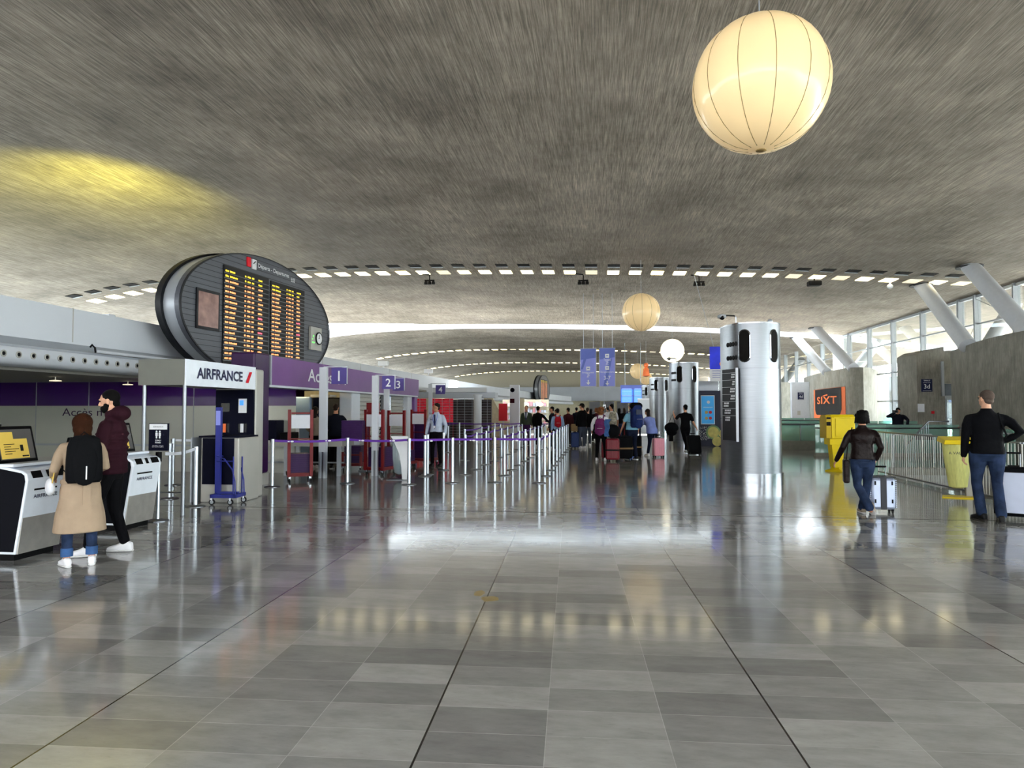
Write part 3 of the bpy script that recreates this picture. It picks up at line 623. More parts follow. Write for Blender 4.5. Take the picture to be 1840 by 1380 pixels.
hang_sign((1043, 627), (1071, 694), 36, 'left one of the two blue hanging direction signs', [('icon', .47, .2), ('Enregistrement', .36, .6), ('2F', .29, .15), ('arrow', .1, .26)])
hang_sign((1077, 626), (1105, 694), 36, 'right one of the two blue hanging direction signs', [('icon', .8, .2), ('Terminal', .7, .35), ('2E', .62, .15), ('icon', .48, .2), ('Enregistrement', .37, .66), ('3-7', .22, .34), ('arrow', .08, .24)])
a = AY(1275, 623, 30); c = AY(1312, 685, 30)
t = thing('hanging_banner', 'blue and white advertising banner hanging behind the nearest steel column', 'banner', ((a.x+c.x)/2, 30, c.z)); W, Hh = c.x-a.x, a.z-c.z
MB().box(-W/2, W/2, -.02, .02, Hh*.35, Hh).build('picture_field', M('banner_vivid', '2c3ad0', .5, var=.2, vscale=2, emit=.1), t) if False else None
M('banner_vivid', '2c3ad0', .5, var=.2, vscale=2, emit=.15)
MB().box(-W/2, W/2, -.02, .02, Hh*.35, Hh).build('picture_field', 'banner_vivid', t); MB().box(-W/2, W/2, -.02, .02, 0, Hh*.35).build('text_field', 'white', t)
b = MB()
for i in range(4): b.box(-W/2+.1, W/2-.2, -.025, -.021, Hh*.29-i*.09, Hh*.29-i*.09+.02)
b.build('fine_print', 'banner_blue', t); MB().ell((W*.1, -.0, Hh*.5), (.14, .03, .14)).build('orange_mark', 'orange', t)
MB().cyl((-W*.3, 0, Hh), (-W*.3-.8, 0, csm(4.6)-c.z), .01, n=6).build('cable', 'silver_panel', t)

# information screens in the distance
a = AY(1115, 692, 62); c = AY(1160, 724, 62)
t = thing('information_screens', 'bank of blue flight information screens under the farthest ceiling', 'screen', (a.x, 62, 0)); W = c.x-a.x
MB().box(0, W, 0, .25, c.z, a.z).build('housing', 'banner_blue', t)
zb, zh = c.z+.05, (a.z-.35-c.z)/2
for i in range(2):
    for j in range(2):
        s = MB().box(.07+i*W/2, W/2-.05+i*W/2, -.02, -.001, zb+j*zh, zb+(j+1)*zh-.08).build('screen', 'screen_blue', t); b = MB()
        for q in range(7): b.box(.12+i*W/2, W/2-.12+i*W/2, -.025, -.021, zb+j*zh+.06+q*.09, zb+j*zh+.075+q*.09)
        b.build('rows', 'screen_light', s)
MB().cyl((.4, .1, a.z), (.4, .1, csm(2)), .03, n=8).cyl((W-.4, .1, a.z), (W-.4, .1, csm(3)), .03, n=8).build('hanger', 'steel_dark', t)

# ================================================================== OVAL DEPARTURE BOARDS
def oval_board(C, ang, A, B, label, full=True):
    t = thing('departure_board', label, 'departure board', C, -math.radians(ang)); s = B/1.77
    # local frame: x out of the face, y along the board
    ell = lambda k, x, n=64: [Vector((x, A*k*math.cos(2*PI*i/n), B*k*math.sin(2*PI*i/n))) for i in range(n)]
    MB().rings([ell(1, -.06), ell(1, .06)]).build('face', 'board_face', t, smooth=True)
    b = MB()
    for i in range(1, 26):
        z = -B+2*B*i/26; q = A*.985*math.sqrt(max(0, 1-(z/B)**2)); b.box(.0605, .0635, -q, q, z-.006, z+.006)
    b.build('slat_lines', 'board_dark', t)
    MB().rings([ell(1.0, .061), ell(1.0, .09), ell(.985, .09)], caps=False).build('face_rim', 'board_dark', t)
    MB().rings([ell(.985, -.061), ell(.985, -.4)]).build('silver_band', 'silver_panel', t, smooth=True)
    MB().rings([ell(1.01, -.401), ell(1.01, -.55)]).build('rear_rim', 'board_dark', t, smooth=True)
    def panel(y0, y1, z0, z1, x=.065):
        p = MB().box(x, x+.03, y0, y1, z0, z1).build('display_panel', 'board_frame', t)
        b1, b2, b3, b4 = MB(), MB(), MB(), MB(); n = 20; w_ = y1-y0; h = (z1-z0)
        rr = random.Random(3)
        for i in range(n):
            z = z1-h*.05-i*h*.047; tgt = b2 if i == 0 or (i == 1) else b1
            zh = h*.0175
            def word(b, ya, ln):
                y = ya
                while y < ya+ln:
                    q = .018+.022*rr.random(); b.box(x+.031, x+.034, y, min(y+q, ya+ln), z-zh/2, z+zh/2*(.5+.5*rr.random())); y += q+.012
            if i < 18:
                word(tgt, y0+.03*w_, w_*(.07)); word(tgt, y0+.12*w_, w_*(.08+.1*rr.random())); word(tgt, y0+.44*w_, w_*.03); word(tgt, y0+.50*w_, w_*.07); word(tgt, y0+.6*w_, w_*.05)
                word(b3 if i in (8, 11) else tgt, y0+.75*w_, w_*(.08+.05*rr.random()))
            b4.box(x+.03, x+.036, y0, y1, z-h*.0245, z-h*.0165)
        b1.build('orange_rows', 'led_orange', p); b2.build('yellow_header', 'led_yellow', p); b3.build('red_remarks', 'led_red', p); b4.build('row_bars', 'steel_dark' if full else 'board_frame', p)
    k = A/3.6
    panel(-2.0*k, .0*k, -B*.93, B*.68); panel(.12*k, 1.95*k, -B*.75, B*.66)
    if full:
        m1 = MB().box(.065, .1, -2.98, -2.12, -.55, .42).build('monitor', 'board_dark', t)
        MB().box(.101, .104, -2.92, -2.18, -.48, .35).build('monitor_screen', M('monitor_img', '7a605c', .25, var=.45, vscale=3, emit=.25), m1)
        c1 = MB().box(.065, .14, 2.25, 2.92, -.62, .1).build('clock_box', 'grey_alu', t)
        MB().lathe([(.2, 0), (.2, .03), (.001, .03)], n=28).build('clock_ring', 'black', c1).matrix_local = Matrix.Translation((.141, 2.72, -.24)) @ Matrix.Rotation(PI/2, 4, 'Y')
        MB().lathe([(.165, .031), (.001, .033)], n=28).build('clock_face', 'white', c1).matrix_local = Matrix.Translation((.141, 2.72, -.24)) @ Matrix.Rotation(PI/2, 4, 'Y')
        MB().box(.176, .18, 2.715, 2.73, -.24, -.12).box(.176, .18, 2.64, 2.73, -.245, -.235).build('clock_hands', 'black', c1)
        MB().box(.141, .145, 2.33, 2.36, -.3, -.27).box(.141, .145, 2.33, 2.47, -.4, -.37).box(.141, .145, 2.39, 2.42, -.22, -.16).build('green_led', 'led_green', c1)
        MB().box(.066, .1, -1.0, -.85, 1.32, 1.57).build('red_pictogram', 'red', t); q = MB().box(.066, .1, -.2, -.02, 1.30, 1.56).build('plane_pictogram', 'white', t); q.location.y = -.58
        MB().add([(.102, -.17, 1.42), (.102, -.05, 1.5), (.102, -.06, 1.53), (.102, -.17, 1.45)], [(0, 1, 2, 3)]).add([(.102, -.13, 1.53), (.102, -.09, 1.45), (.102, -.06, 1.41), (.102, -.1, 1.44)], [(0, 1, 2, 3)]).build('plane_mark', 'black', q)
        txt('Départs - Departures', (.07, .3, 1.43), 90, 1.55, .15, 'white', t, bold=.01); txt('出发', (.07, 1.3, 1.36), 90, .22, .14, 'white', t)
        b = MB(); b.box(.061, .066, -.02-.9, 0-.9, B*.7, B*.99)
        MB().box(-.9, -.2, -1.8, 1.8, -B-.05, -B*.86).build('mount', 'silver_panel', t)
    return t
pl, pr_ = AX(317, 538, -9.6), AX(588, 610, -8.85)
cc = (pl+pr_)/2; A_ = (pr_-pl).xy.length/2
ang_ = math.degrees(math.atan2(pr_.x-pl.x, pr_.y-pl.y))
oval_board((cc.x, cc.y, 4.1), ang_, A_, 1.72, 'large oval dark departures board with orange rows above the purple fascia')
fb = AY(977, 700, 84); oval_board((fb.x, 84, fb.z), 6.5, 3.6, 1.75, 'small distant oval departure board on the left bulkhead', full=False)

# ================================================================== AIR FRANCE BOOTH
t = thing('service_booth', 'airline service booth, white header sign, navy back panel and grey counter', 'booth', (-6.3, 9.98, 0))
hd = MB().box(-.8, -.03, 0, 2.17, 2.0, 2.4).build('header_box', 'grey_dark_alu', t); MB().box(-.029, 0, 0, 2.17, 1.99, 2.40).build('sign_face', 'white_gloss', hd)
txt('AIRFRANCE', (.006, .98, 2.2), 90, 1.42, .18, 'navy_sign', hd, bold=.03)
MB().add([(.006, 1.80, 2.1), (.006, 1.90, 2.1), (.006, 2.03, 2.3), (.006, 1.93, 2.3)], [(0, 1, 2, 3)]).build('red_slash', 'red', hd)
MB().cyl((-.05, .04, 0), (-.05, .04, 2.0), .03, n=14).build('front_post', 'brushed_steel', t); MB().cyl((-.72, .04, 0), (-.72, .04, 2.0), .03, n=14).build('rear_post', 'brushed_steel', t)
MB().cyl((-.72, .04, .35), (-.05, .04, .35), .015, n=8).build('cross_bar', 'brushed_steel', t)
MB().box(-.8, .0, 2.19, 2.5, 0, 2.37).build('tower', 'grey_alu', t, bevel=.03)
bp_ = MB().box(-.76, -.02, 2.14, 2.188, 1.14, 1.985).build('back_panel', 'navy', t)
for x, z, kk in ((-.56, 1.66, 0), (-.22, 1.7, 1), (-.56, 1.28, 2), (-.22, 1.28, 3)):
    if kk != 1: MB().box(x-.08, x+.08, 2.12, 2.139, z-.08, z+.08).build('clear_pocket', 'glass_clear', bp_)
    if kk == 1: q = MB().box(x-.07, x+.07, 2.1, 2.139, z-.14, z+.12).build('card_terminal', 'white', bp_); MB().box(x-.045, x+.03, 2.095, 2.099, z-.0, z+.09).build('terminal_screen', 'screen_blue', q)
    if kk in (2, 3): MB().cbox((x, 2.105, z), (.05, .02, .16), 0).build('phone', 'white' if kk == 3 else 'orange', bp_)
MB().box(-.62, .08, 1.45, 2.187, 0, 1.13).build('counter_body', 'grey_alu', t, bevel=.02); MB().box(-.58, .0, 1.43, 1.449, .32, 1.12).build('counter_front', 'navy', t)
MB().box(-.66, .09, 1.44, 2.12, 1.131, 1.16).build('counter_top', 'navy', t)
MB().box(-.80, -.775, 1.43, 2.18, 0, 1.13).build('side_edge', 'silver_panel', t)

# check-in kiosks
def kiosk(x, y, label, variant):
    t = thing('check_in_kiosk', label, 'kiosk', (x, y, 0))
    # side profile (x forward), body width along y
    prof = [(-.62, .07), (-.06, .07), (.07, .86), (.055, .93), (.0, .965), (-.35, 1.03), (-.62, 1.03)]
    inner = [(-.6, .1), (-.08, .1), (.04, .85), (.028, .915), (-.01, .94), (-.35, 1.0), (-.6, 1.0)]
    W = .6
    MB().prism(prof, 0, W, axis='y').build('shell', 'white_gloss', t, bevel=.012)
    MB().prism(inner, -.006, -.001, axis='y').build('side_panel', 'af_navy', t); MB().prism(inner, W+.001, W+.006, axis='y').build('side_panel', 'af_navy', t)
    MB().box(-.55, -.1, .03, W-.03, 0, .069).build('plinth', 'black', t)
    MB().prism([(-.0595, .075), (-.04, .075), (.012, .46), (-.02, .46)], .012, W-.012, axis='y').build('steel_kickplate', 'kick_steel', t)
    fx = lambda z: -.06+.13*(z-.07)/.79
    def patch(y0, y1, z0, z1, off, nm, m): return MB().add([(fx(z0)+off, y0, z0), (fx(z0)+off, y1, z0), (fx(z1)+off, y1, z1), (fx(z1)+off, y0, z1)], [(0, 1, 2, 3)]).build(nm, m, t)
    patch(.1, .42, .745, .765, .006, 'receipt_slot', 'black'); txt('AIRFRANCE', (fx(.68)+.008, .27, .68), 90, .33, .042, 'navy_sign', t, bold=.01, pitch=90)
    MB().add([(.066, .06, .875), (.066, .2, .875), (.03, .2, .95), (.03, .06, .95)], [(0, 1, 2, 3)]).add([(.069, .26, .875), (.069, .32, .875), (.034, .32, .95), (.034, .26, .95)], [(0, 1, 2, 3)]).add([(.069, .38, .875), (.069, .54, .875), (.034, .54, .95), (.034, .38, .95)], [(0, 1, 2, 3)]).build('document_slot', 'black', t).location = (.012, 0, .006)
    # tilted screen
    a = Matrix.Translation((-.28, .04, 1.03)) @ Matrix.Rotation(-math.radians(14), 4, 'Y')
    sc = MB().box(-.04, .0, -.04, .5, 0, .42, a).build('screen_housing', 'black', t, bevel=.015)
    MB().box(.0015, .004, .0, .46, .04, .38, a).build('screen', 'screen_grey', sc); z1 = .3 if variant == 0 else .2
    MB().box(.005, .007, .01, .38, .05, z1-.03, a).box(.0048, .0068, .0, .2, z1-.035, z1+.05, a).build('yellow_page', 'screen_yellow', sc)
    b = MB()
    for i in range(5): b.box(.0075, .009, .06, .15+.05*(i % 3), .1+.027*i, .107+.027*i, a)
    b.box(.0075, .009, .27, .31, .13, .2, a).box(.0075, .009, .28, .37, .065, .08, a); b.build('page_text', 'board_frame', sc)
    MB().ell((0, 0, 0), (.03, .045, .02)).build('camera_bump', 'black', sc).matrix_local = a @ Matrix.Translation((-.02, .06, .435))
    MB().box(-.34, -.1, -.01, .58, 1.0, 1.035).build('tray', 'white_gloss', t, bevel=.01)
    return t
kiosk(-6.13, 6.76, 'white and navy airline check-in kiosk nearest, at the left frame edge, before the woman', 0)
kiosk(-6.25, 8.62, 'second white and navy check-in kiosk, just right of the bearded man', 1)
# notice stand
g = G(283, 936); t = thing('notice_stand', 'small navy ZONE 1 FERMÉE notice on a steel post beside the second kiosk', 'sign', (g.x, g.y, 0))
MB().lathe([(.15, 0), (.15, .012), (.03, .03)], n=24).build('base', 'steel_dark', t); MB().cyl((0, 0, .02), (0, 0, 1.0), .026, n=14).build('post', 'post_steel', t); MB().cyl((0, 0, .86), (0, 0, 1.0), .042, n=14).build('clamp', 'black', t)
pn = MB().box(-.15, .15, -.02, .015, 1.02, 1.42).build('notice_plate', 'navy', t); MB().box(-.14, .14, -.024, -.021, 1.33, 1.41).build('white_header', 'white', pn)
txt('AIRFRANCE', (0, -.026, 1.37), 0, .16, .02, 'navy_sign', pn); txt('ZONE 1', (0, -.024, 1.17), 0, .09, .022, 'white', pn, bold=.02); txt('FERMÉE', (0, -.024, 1.14), 0, .09, .022, 'white', pn, bold=.02); txt('Veuillez utiliser\nles autres zones', (0, -.024, 1.085), 0, .18, .03, 'white', pn)
b = MB()
for x in (-.025, .025): b.cyl((x, -.024, 1.3), (x, -.022, 1.3), .014, n=12).box(x-.017, x+.017, -.024, -.021, 1.235, 1.283).box(x-.011, x+.011, -.024, -.021, 1.2, 1.235)
b.build('two_people_pictogram', 'white', pn)

# blue stair-climbing trolley
g = G(400, 905); t = thing('trolley', 'tall blue steel trolley standing before the navy booth counter', 'trolley', (g.x, g.y, 0), math.radians(4))
MB().box(-.13, -.04, -.03, .03, .1, 1.66).build('mast', 'blue_frame', t); MB().box(-.125, -.045, -.035, -.031, 1.35, 1.6).build('mast_label', 'banner_light', t)
MB().box(-.13, .32, -.2, -.16, .12, .18).box(-.13, .32, .16, .2, .12, .18).box(.28, .32, -.2, .2, .12, .18).box(-.13, -.09, -.2, .2, .12, .18).box(-.05, .28, -.03, .03, .17, .21).build('base_frame', 'blue_frame', t)
for y in (-.17, .17): MB().tube([(-.08, y*.3, .82), (.1, y, .78), (.24, y, .6), (.29, y, .4), (.3, y, .17)], .012, 8).build('curved_arm', 'blue_frame', t)
MB().cyl((.26, -.17, .17), (.26, -.17, .82), .012, n=8).cyl((-.06, -.1, .74), (.26, -.17, .74), .01, n=8).cyl((.26, .17, .17), (.26, .17, .8), .012, n=8).build('guard_rail', 'blue_frame', t)
for x, y in ((-.1, -.18), (.22, -.18), (.29, .18), (-.1, .18)): w_ = MB().cyl((x, y-.012, .05), (x, y+.012, .05), .05, n=20).build('wheel', 'rubber', t); MB().cyl((x, y-.015, .05), (x, y+.015, .05), .03, n=16).build('hub', 'silver_panel', w_); MB().box(x-.015, x+.015, y-.02, y+.02, .08, .12).build('caster_fork', 'chrome', t)

# ================================================================== ACCES ZONE (purple fascia)
t = thing('access_portal', 'purple Accès fascia with dark purple end pillar and shuttered bays', 'portal', (-7.2, 14.6, 0))
MB().box(-.35, 0, 0, 12.65, 2.17, 2.81).build('fascia', 'purple', t); MB().box(-.36, .01, -.06, -.001, 2.17, 2.83).build('fascia_end_strip', 'silver_panel', t)
ya, yb = AX(553, 680, -7.2).y-14.6, AX(621, 680, -7.2).y-14.6; txt('Accès n°1', (.008, (ya+yb)/2, 2.49), 90, yb-ya, .34, 'white', t, bold=.01)
MB().box(-.55, 0, -.75, -.08, .25, 2.84).build('end_pillar', 'purple_deep', t, bevel=.04); MB().box(-.55, .005, -.755, -.08, 0, .249).build('pillar_foot', 'grey_alu', t); MB().box(-.3, .006, -.76, -.1, 1.28, 2.1).build('pillar_band', 'silver_panel', t) if False else None
MB().box(-.5, -.1, 12.45, 12.85, 0, 2.17).build('far_pillar', 'purple', t, bevel=.03)
for y0, y1, nm in ((5.6, 6.35, 'white_column'), (11.75, 12.4, 'white_column')): MB().box(-.6, -.2, y0, y1, 0, 2.169).build(nm, 'white_panel', t, bevel=.03)
for y0, y1 in ((6.36, 8.9), (10.2, 11.74)):
    b = MB(); n = 15
    for i in range(n): z = .1+i*.137; b.prism([(-.42, z), (-.39, z+.02), (-.36, z+.11), (-.42, z+.135)], y0, y1, axis='y')
    b.build('roller_shutter', 'shutter', t)
MB().box(-.5, -.35, 8.91, 9.2, 0, 2.169).build('dark_post', 'charcoal', t); MB().box(-1.6, -.55, 9.1, 9.9, 0, 1.95).build('equipment_cabinet', 'silver_panel', t); MB().box(-.55, -.53, 9.3, 9.8, 1.5, 1.85).build('cabinet_display', 'screen_light', t)
MB().box(-.48, -.38, 9.95, 10.15, 0, 2.169).build('shutter_guide', 'chrome', t)
MB().box(-.4, -.02, -.04, 12.6, 2.12, 2.169).build('soffit', 'white_panel', t)
# back of the access bay
MB().box(-11.9, -7.9, 23.1, 23.19, 1.72, 2.41).build('trim_14', 'purple_deep', kind='structure')
p = AY(535, 750, 19.8)
t = thing('body_scanner', 'pale blue-grey walk-through metal detector panel in the access bay', 'metal detector', (p.x, 19.8, 0))
MB().box(-.42, .42, -.06, .06, 0, 2.0).build('side_panel', M('scanner_blue', '6a7f9a', .4), t, bevel=.04); MB().box(.43, .75, .1, .3, 0, 1.98).build('inner_panel', 'navy', t); MB().box(.4, 1.0, -.02, .5, 2.0, 2.06).build('top_beam', 'grey_alu', t)
MB().box(.425, .45, -.03, .05, 1.1, 1.2).build('indicator', 'led_green', t)
p = AY(590, 750, 21)
t = thing('doorway_frame', 'beige door frame with dark opening behind the two people in the bay', 'doorway', (p.x, 21, 0))
MB().box(-.75, -.6, -.1, .2, 0, 2.0).box(.55, .7, -.1, .2, 0, 2.0).box(-.75, .7, -.1, .2, 2.0, 2.2).build('frame', 'warm_wall', t); MB().box(-.6, .55, .1, .15, 0, 2.0).build('opening', 'charcoal', t)  # charcoal panel stands in for the darkness inside the doorway
t = thing('ceiling_spot', 'warm glowing spotlight on the soffit of the access bay', 'lamp', (-8.9, 19.5, 2.42))
MB().lathe([(.05, 0), (.07, -.05), (.06, -.06)], n=14).build('housing', 'white', t); MB().lathe([(.05, -.061), (.001, -.062)], n=14).build('bulb', 'lamp_spot', t)
L = bpy.data.lights.new('bay_spot', 'POINT'); L.energy = 22; L.color = (1, .8, .45); L.shadow_soft_size = .06; lo = bpy.data.objects.new('bay_spot', L); COL.objects.link(lo); lo.parent = t; lo.location = (0, 0, -.14)

# search table with trays
t = thing('search_table', 'long steel table with dark trays inside the access bay', 'table', (-7.3, 16.3, 0))
MB().box(-1.7, 1.1, 0, .8, .72, .85).build('table_top', 'grey_alu', t)
for x in (-1.6, -.4, .95): MB().box(x, x+.09, .02, .1, 0, .719).build('leg', 'silver_panel', t); MB().box(x, x+.09, .7, .78, 0, .719).build('leg', 'silver_panel', t)
MB().cyl((-1.55, .4, .3), (1.0, .4, .3), .02, n=8).build('foot_bar', 'silver_panel', t)
for i, (x, w_, h, m, lb) in enumerate(((-8.75, .4, .42, 'black', 'black bin on the search table next to the purple pillar'), (-8.25, .5, .5, 'navy', 'dark navy box on the search table with small lettering'), (-7.75, .3, .2, 'black', 'low black tray on the search table'))):
    tag(MB().box(x-w_/2, x+w_/2, 16.5, 16.95, .851, .851+h).build('tray_box', m, bevel=.02), lb, 'tray')
t = thing('desk_unit', 'white cabinet and speaker box behind the search table beside the purple pillar', 'cabinet', (-8.9, 18.6, 0)); MB().box(-.4, .35, 0, .5, 0, 1.36).build('cabinet_body', 'white', t, bevel=.02); MB().box(-.25, .2, -.1, -.001, .7, 1.1).build('grey_unit', 'grey_alu', t); MB().cyl((-.02, -.12, .95), (-.02, -.101, .95), .05, n=16).build('round_port', 'black', t)
# purple bins: crates on the table right
def crate(x0, x1, y0, y1, z0, z1, parent, nm='crate', m='purple_crate'):
    b = MB(); b.box(x0, x1, y0, y1, z0, z1)
    n = max(1, int((z1-z0)/.045))
    for i in range(n): z = z0+(i+.6)*(z1-z0)/n; b.box(x0-.01, x1+.01, y0-.01, y1+.01, z-.006, z+.006)
    return b.build(nm, m, parent)
p = AY(648, 770, 17.0); t = thing('tray_stack', 'stack of purple trays standing on the search table beside the man in the black puffer', 'trays', (p.x, 16.75, .851)); crate(-.3, .22, -.28, .2, 0, .5, t)

def cart(px, py, rz, label, stack, h=1.62, sign=True, loc=None):
    g = G(px, py) if loc is None else Vector(loc); t = thing('tray_cart', label, 'cart', (g.x, g.y, 0), rz)
    for x in (-.24, .24): MB().box(x-.035, x+.035, -.03, .03, .12, h).build('upright', 'red_frame', t)
    MB().box(-.2, .2, -.015, .015, .95, .975).box(-.2, .2, -.015, .015, h-.1, h-.06).box(-.2, .2, -.015, .015, .16, .19).build('cross_bars', 'red_frame', t)
    if sign: MB().box(-.2, .2, -.04, -.02, h-.42, h-.12).build('paper_sign', 'paper', t)
    MB().box(-.27, .27, 0.031, .07, .12, .2).box(-.27, .27, .66, .7, .12, .2).box(-.27, -.23, .071, .66, .12, .2).box(.23, .27, .071, .66, .12, .2).box(-.229, .229, .071, .659, .14, .16).build('base_frame', 'red_frame', t)
    for x in (-.22, .22):
        for y in (.03, .62): c_ = MB().cyl((x-.015, y, .045), (x+.015, y, .045), .045, n=16).build('caster', 'rubber', t); MB().box(x-.022, x+.022, y-.03, y+.02, .06, .12).build('caster_fork', 'chrome', c_)
    crate(-.21, .21, .09, .64, .2, .2+stack, t, 'tray_stack')
    return t
cart(539, 866, math.radians(28), 'red tray cart with few purple trays, nearest left, with white paper sign', .42)
cart(672, 854, math.radians(-12), 'red tray cart with white sign before the first roller shutter', .48)
cart(712, 843, math.radians(-14), 'red tray cart just behind the one with the red box, white sign', .3, 1.6)
cart(752, 836, math.radians(-20), 'red tray cart with tall purple tray stack left of the guard', 1.15, 1.62)
cart(632, 846, math.radians(10), 'low dark red tray cart under the purple trays behind the search table', .45, .5, sign=False)
g = G(668, 846); t = thing('red_box', 'tall dark red box unit behind the tray cart by the shutter', 'box', (g.x+.02, g.y, 0)); MB().box(-.11, .13, -.2, .2, 1.3, 1.8).build('box_body', 'red_frame', t); MB().box(-.11, -.08, -.03, .03, 0, 1.299).box(.1, .13, -.03, .03, 0, 1.299).build('legs', 'red_frame', t); MB().box(-.3, .3, -.25, .25, 0.0, .03).build('foot_plate', 'steel_dark', t)

# numbered lane poles
def lane_pole(px, py, num, ptop, pa, pb, label, w_=.09, plate='purple_sign'):
    g = G(px, py); Y = g.y; z = AY(px, ptop, Y).z
    t = thing('lane_sign_pole', label, 'sign', (g.x, Y, 0))
    MB().box(-w_, w_, -.05, .05, .62, z).build('pole_cover', 'white_panel', t); MB().box(-w_, -.03, -.05, .05, 0, .619).box(.03, w_, -.05, .05, 0, .619).build('pole_rails', 'post_steel', t); MB().box(-.029, .029, -.03, .03, .0, .619).build('pole_core', 'steel_dark', t)
    a = AY(*pa, Y); c = AY(*pb, Y)
    MB().box(0, c.x-g.x+.03, -.012, .012, z-.0, z+.02).build('arm', 'silver_panel', t)
    pl_ = MB().box(a.x-g.x, c.x-g.x, -.015, .015, c.z, a.z).build('number_plate', plate, t)
    MB().box(c.x-g.x, c.x-g.x+.02, -.012, .012, c.z, z).build('bracket', 'silver_panel', t)
    txt(num, ((a.x+c.x)/2-g.x, -.02, (a.z+c.z)/2), 0, None, (a.z-c.z)*.62, 'white', pl_, bold=.012)
lane_pole(580, 859, '1', 660, (596, 661), (623, 690), 'leftmost white lane pole, plate 1 beside the Accès lettering')
lane_pole(673.5, 855, '2', 675, (687, 676), (709, 699), 'white lane pole with plate 2, behind the red tray carts', .075)
lane_pole(694, 842, '3', 680, (706, 680), (726, 702), 'white lane pole with plate 3, partly covered by plate 2', .07)
lane_pole(773, 803, '4', 690, (783, 692), (800, 708), 'farthest white lane pole, plate 4, rising behind the guard', .08)
# white bag holder with clear sack
g = G(716, 862); t = thing('sack_holder', 'white curved sack holder with clear plastic sack of bottles', 'waste bin', (g.x, g.y, 0))
MB().prism([(.2, .012), (.23, 1.0), (-.18, 1.0), (-.12, .9), (.02, .6), (.07, .3), (.09, .012)], -.02, .02, axis='y').build('curved_panel', 'white', t); MB().box(-.24, .24, -.16, .16, 0, .012).build('foot_plate', 'steel_dark', t)
MB().lathe([(.05, .1), (.13, .16), (.16, .5), (.17, .97)], (-.04, .2, 0), 18).build('clear_sack', 'bag_clear', t, smooth=True); MB().ell((-.04, .2, .26), (.12, .12, .13)).build('bottles', 'bottle_plastic', t, kind='stuff')
MB().lathe([(.17, .95), (.18, .97), (.18, 1.0), (.17, 1.0)], (-.04, .2, 0), 18).build('holder_ring', 'white', t)

# ================================================================== QUEUE POSTS
post0 = None
def qpost(x, y, label, group, belt=None, bm='purple_belt', h=1.0):
    global post0
    if post0 is None:
        post0 = thing('queue_post', label, 'queue post', (x, y, 0), 0, group)
        MB().lathe([(.16, 0), (.16, .008), (.14, .018), (.04, .03)], n=28).build('base', 'steel_dark', post0, smooth=True); MB().cyl((0, 0, .02), (0, 0, .93), .036, n=18).build('pole', 'post_steel', post0, smooth=True)
        MB().cyl((0, 0, .93), (0, 0, h), .038, n=18).build('head', 'post_steel', post0, smooth=True); MB().box(-.044, -.02, -.02, .02, .93, .99).build('belt_slot', 'black', post0)
        t = post0
    else:
        t = post0.copy(); COL.objects.link(t); t.location = (x, y, 0); t['label'] = label; t['group'] = group
        for c in post0.children:
            if c.name.startswith('belt') and not c.name.startswith('belt_slot'): continue
            k = c.copy(); COL.objects.link(k); k.parent = t
    if belt is not None:
        bx, by = belt[0]-x, belt[1]-y; d = Vector((bx, by, 0)); L_ = d.length; u = d.normalized(); nn = Vector((-u.y, u.x, 0))*.003
        b = MB(); n = 10; tw = belt[2] if len(belt) > 2 else 0.0; rs = []
        for i in range(n+1):
            p = u*(.04+(L_-.08)*i/n)+Vector((0, 0, -.03*math.sin(PI*i/n)*(1 if L_ > 1.2 else .3))); a = tw*math.sin(i*1.9)
            up = Vector((0, 0, .024))+nn*8*a
            rs.append([p+Vector((0, 0, .965))-up-nn, p+Vector((0, 0, .965))+up-nn, p+Vector((0, 0, .965))+up+nn, p+Vector((0, 0, .965))-up+nn])
        bo = b.rings(rs).build('belt', bm, t)
        if len(belt) > 3:      # white emblems printed on the tape
            e = MB(); k = max(1, int(L_/.55))
            for i in range(k):
                p = u*(L_*(i+.5)/k)+Vector((0, 0, .965-.03*math.sin(PI*(i+.5)/k)))-nn*1.8*(1 if nn.y > 0 else -1)
                fr = -1 if nn.y > 0 else 1
                e.add([p+u*.035*math.cos(a_)+Vector((0, 0, .017*math.sin(a_))) for a_ in (2*PI*q/12 for q in range(12))], [tuple(range(12))])
                e.add([p-u*.09+Vector((0, 0, -.01)), p-u*.05+Vector((0, 0, -.01)), p-u*.05+Vector((0, 0, .01)), p-u*.09+Vector((0, 0, .01))], [(0, 1, 2, 3)])
            e.build('tape_emblem', 'white', bo)
    return t
colX = (-1.33, -2.32, -3.3, -4.25)
FR = 'queue post of the front row holding the straight purple tape'
front = [G(489, 875), G(624, 869), G(735, 871), G(813, 868)]
front = [(v.x, v.y) for v in front]+[(-2.32, 15.38), (-1.33, 15.38)]
names = ['leftmost queue post of the front row, beside the purple pillar', 'second queue post of the front row, in front of the search table', 'third queue post of the front row, between the sack holder and the guard', 'fourth queue post of the front row, right of the guard', 'fifth queue post of the front row, second from its right corner', 'corner queue post at the right end of the front row']
for i, (x, y) in enumerate(front):
    qpost(x, y, names[i], 'front row of queue posts', (front[i+1][0], front[i+1][1], 0, 1) if i < 5 else (-1.33, 16.98, .2))
cn = ('rightmost column', 'second column from the right', 'third column from the right', 'leftmost column')
for ci, X in enumerate(colX):
    ks = range(1, 10) if ci == 0 else (range(1, 10) if ci < 3 else (1, 4, 6, 7, 8, 9))
    ks = list(ks)
    for j, k in enumerate(ks):
        y = 15.38+1.6*k; nx = (X, y+1.6*(ks[j+1]-k), .25) if j+1 < len(ks) and ci in (0, 1, 2, 3) and not (ci == 3 and j == 0) else None
        qpost(X, y, 'slim steel queue post in the %s of the purple-taped lanes' % cn[ci], 'queue posts, %s' % cn[ci], nx)
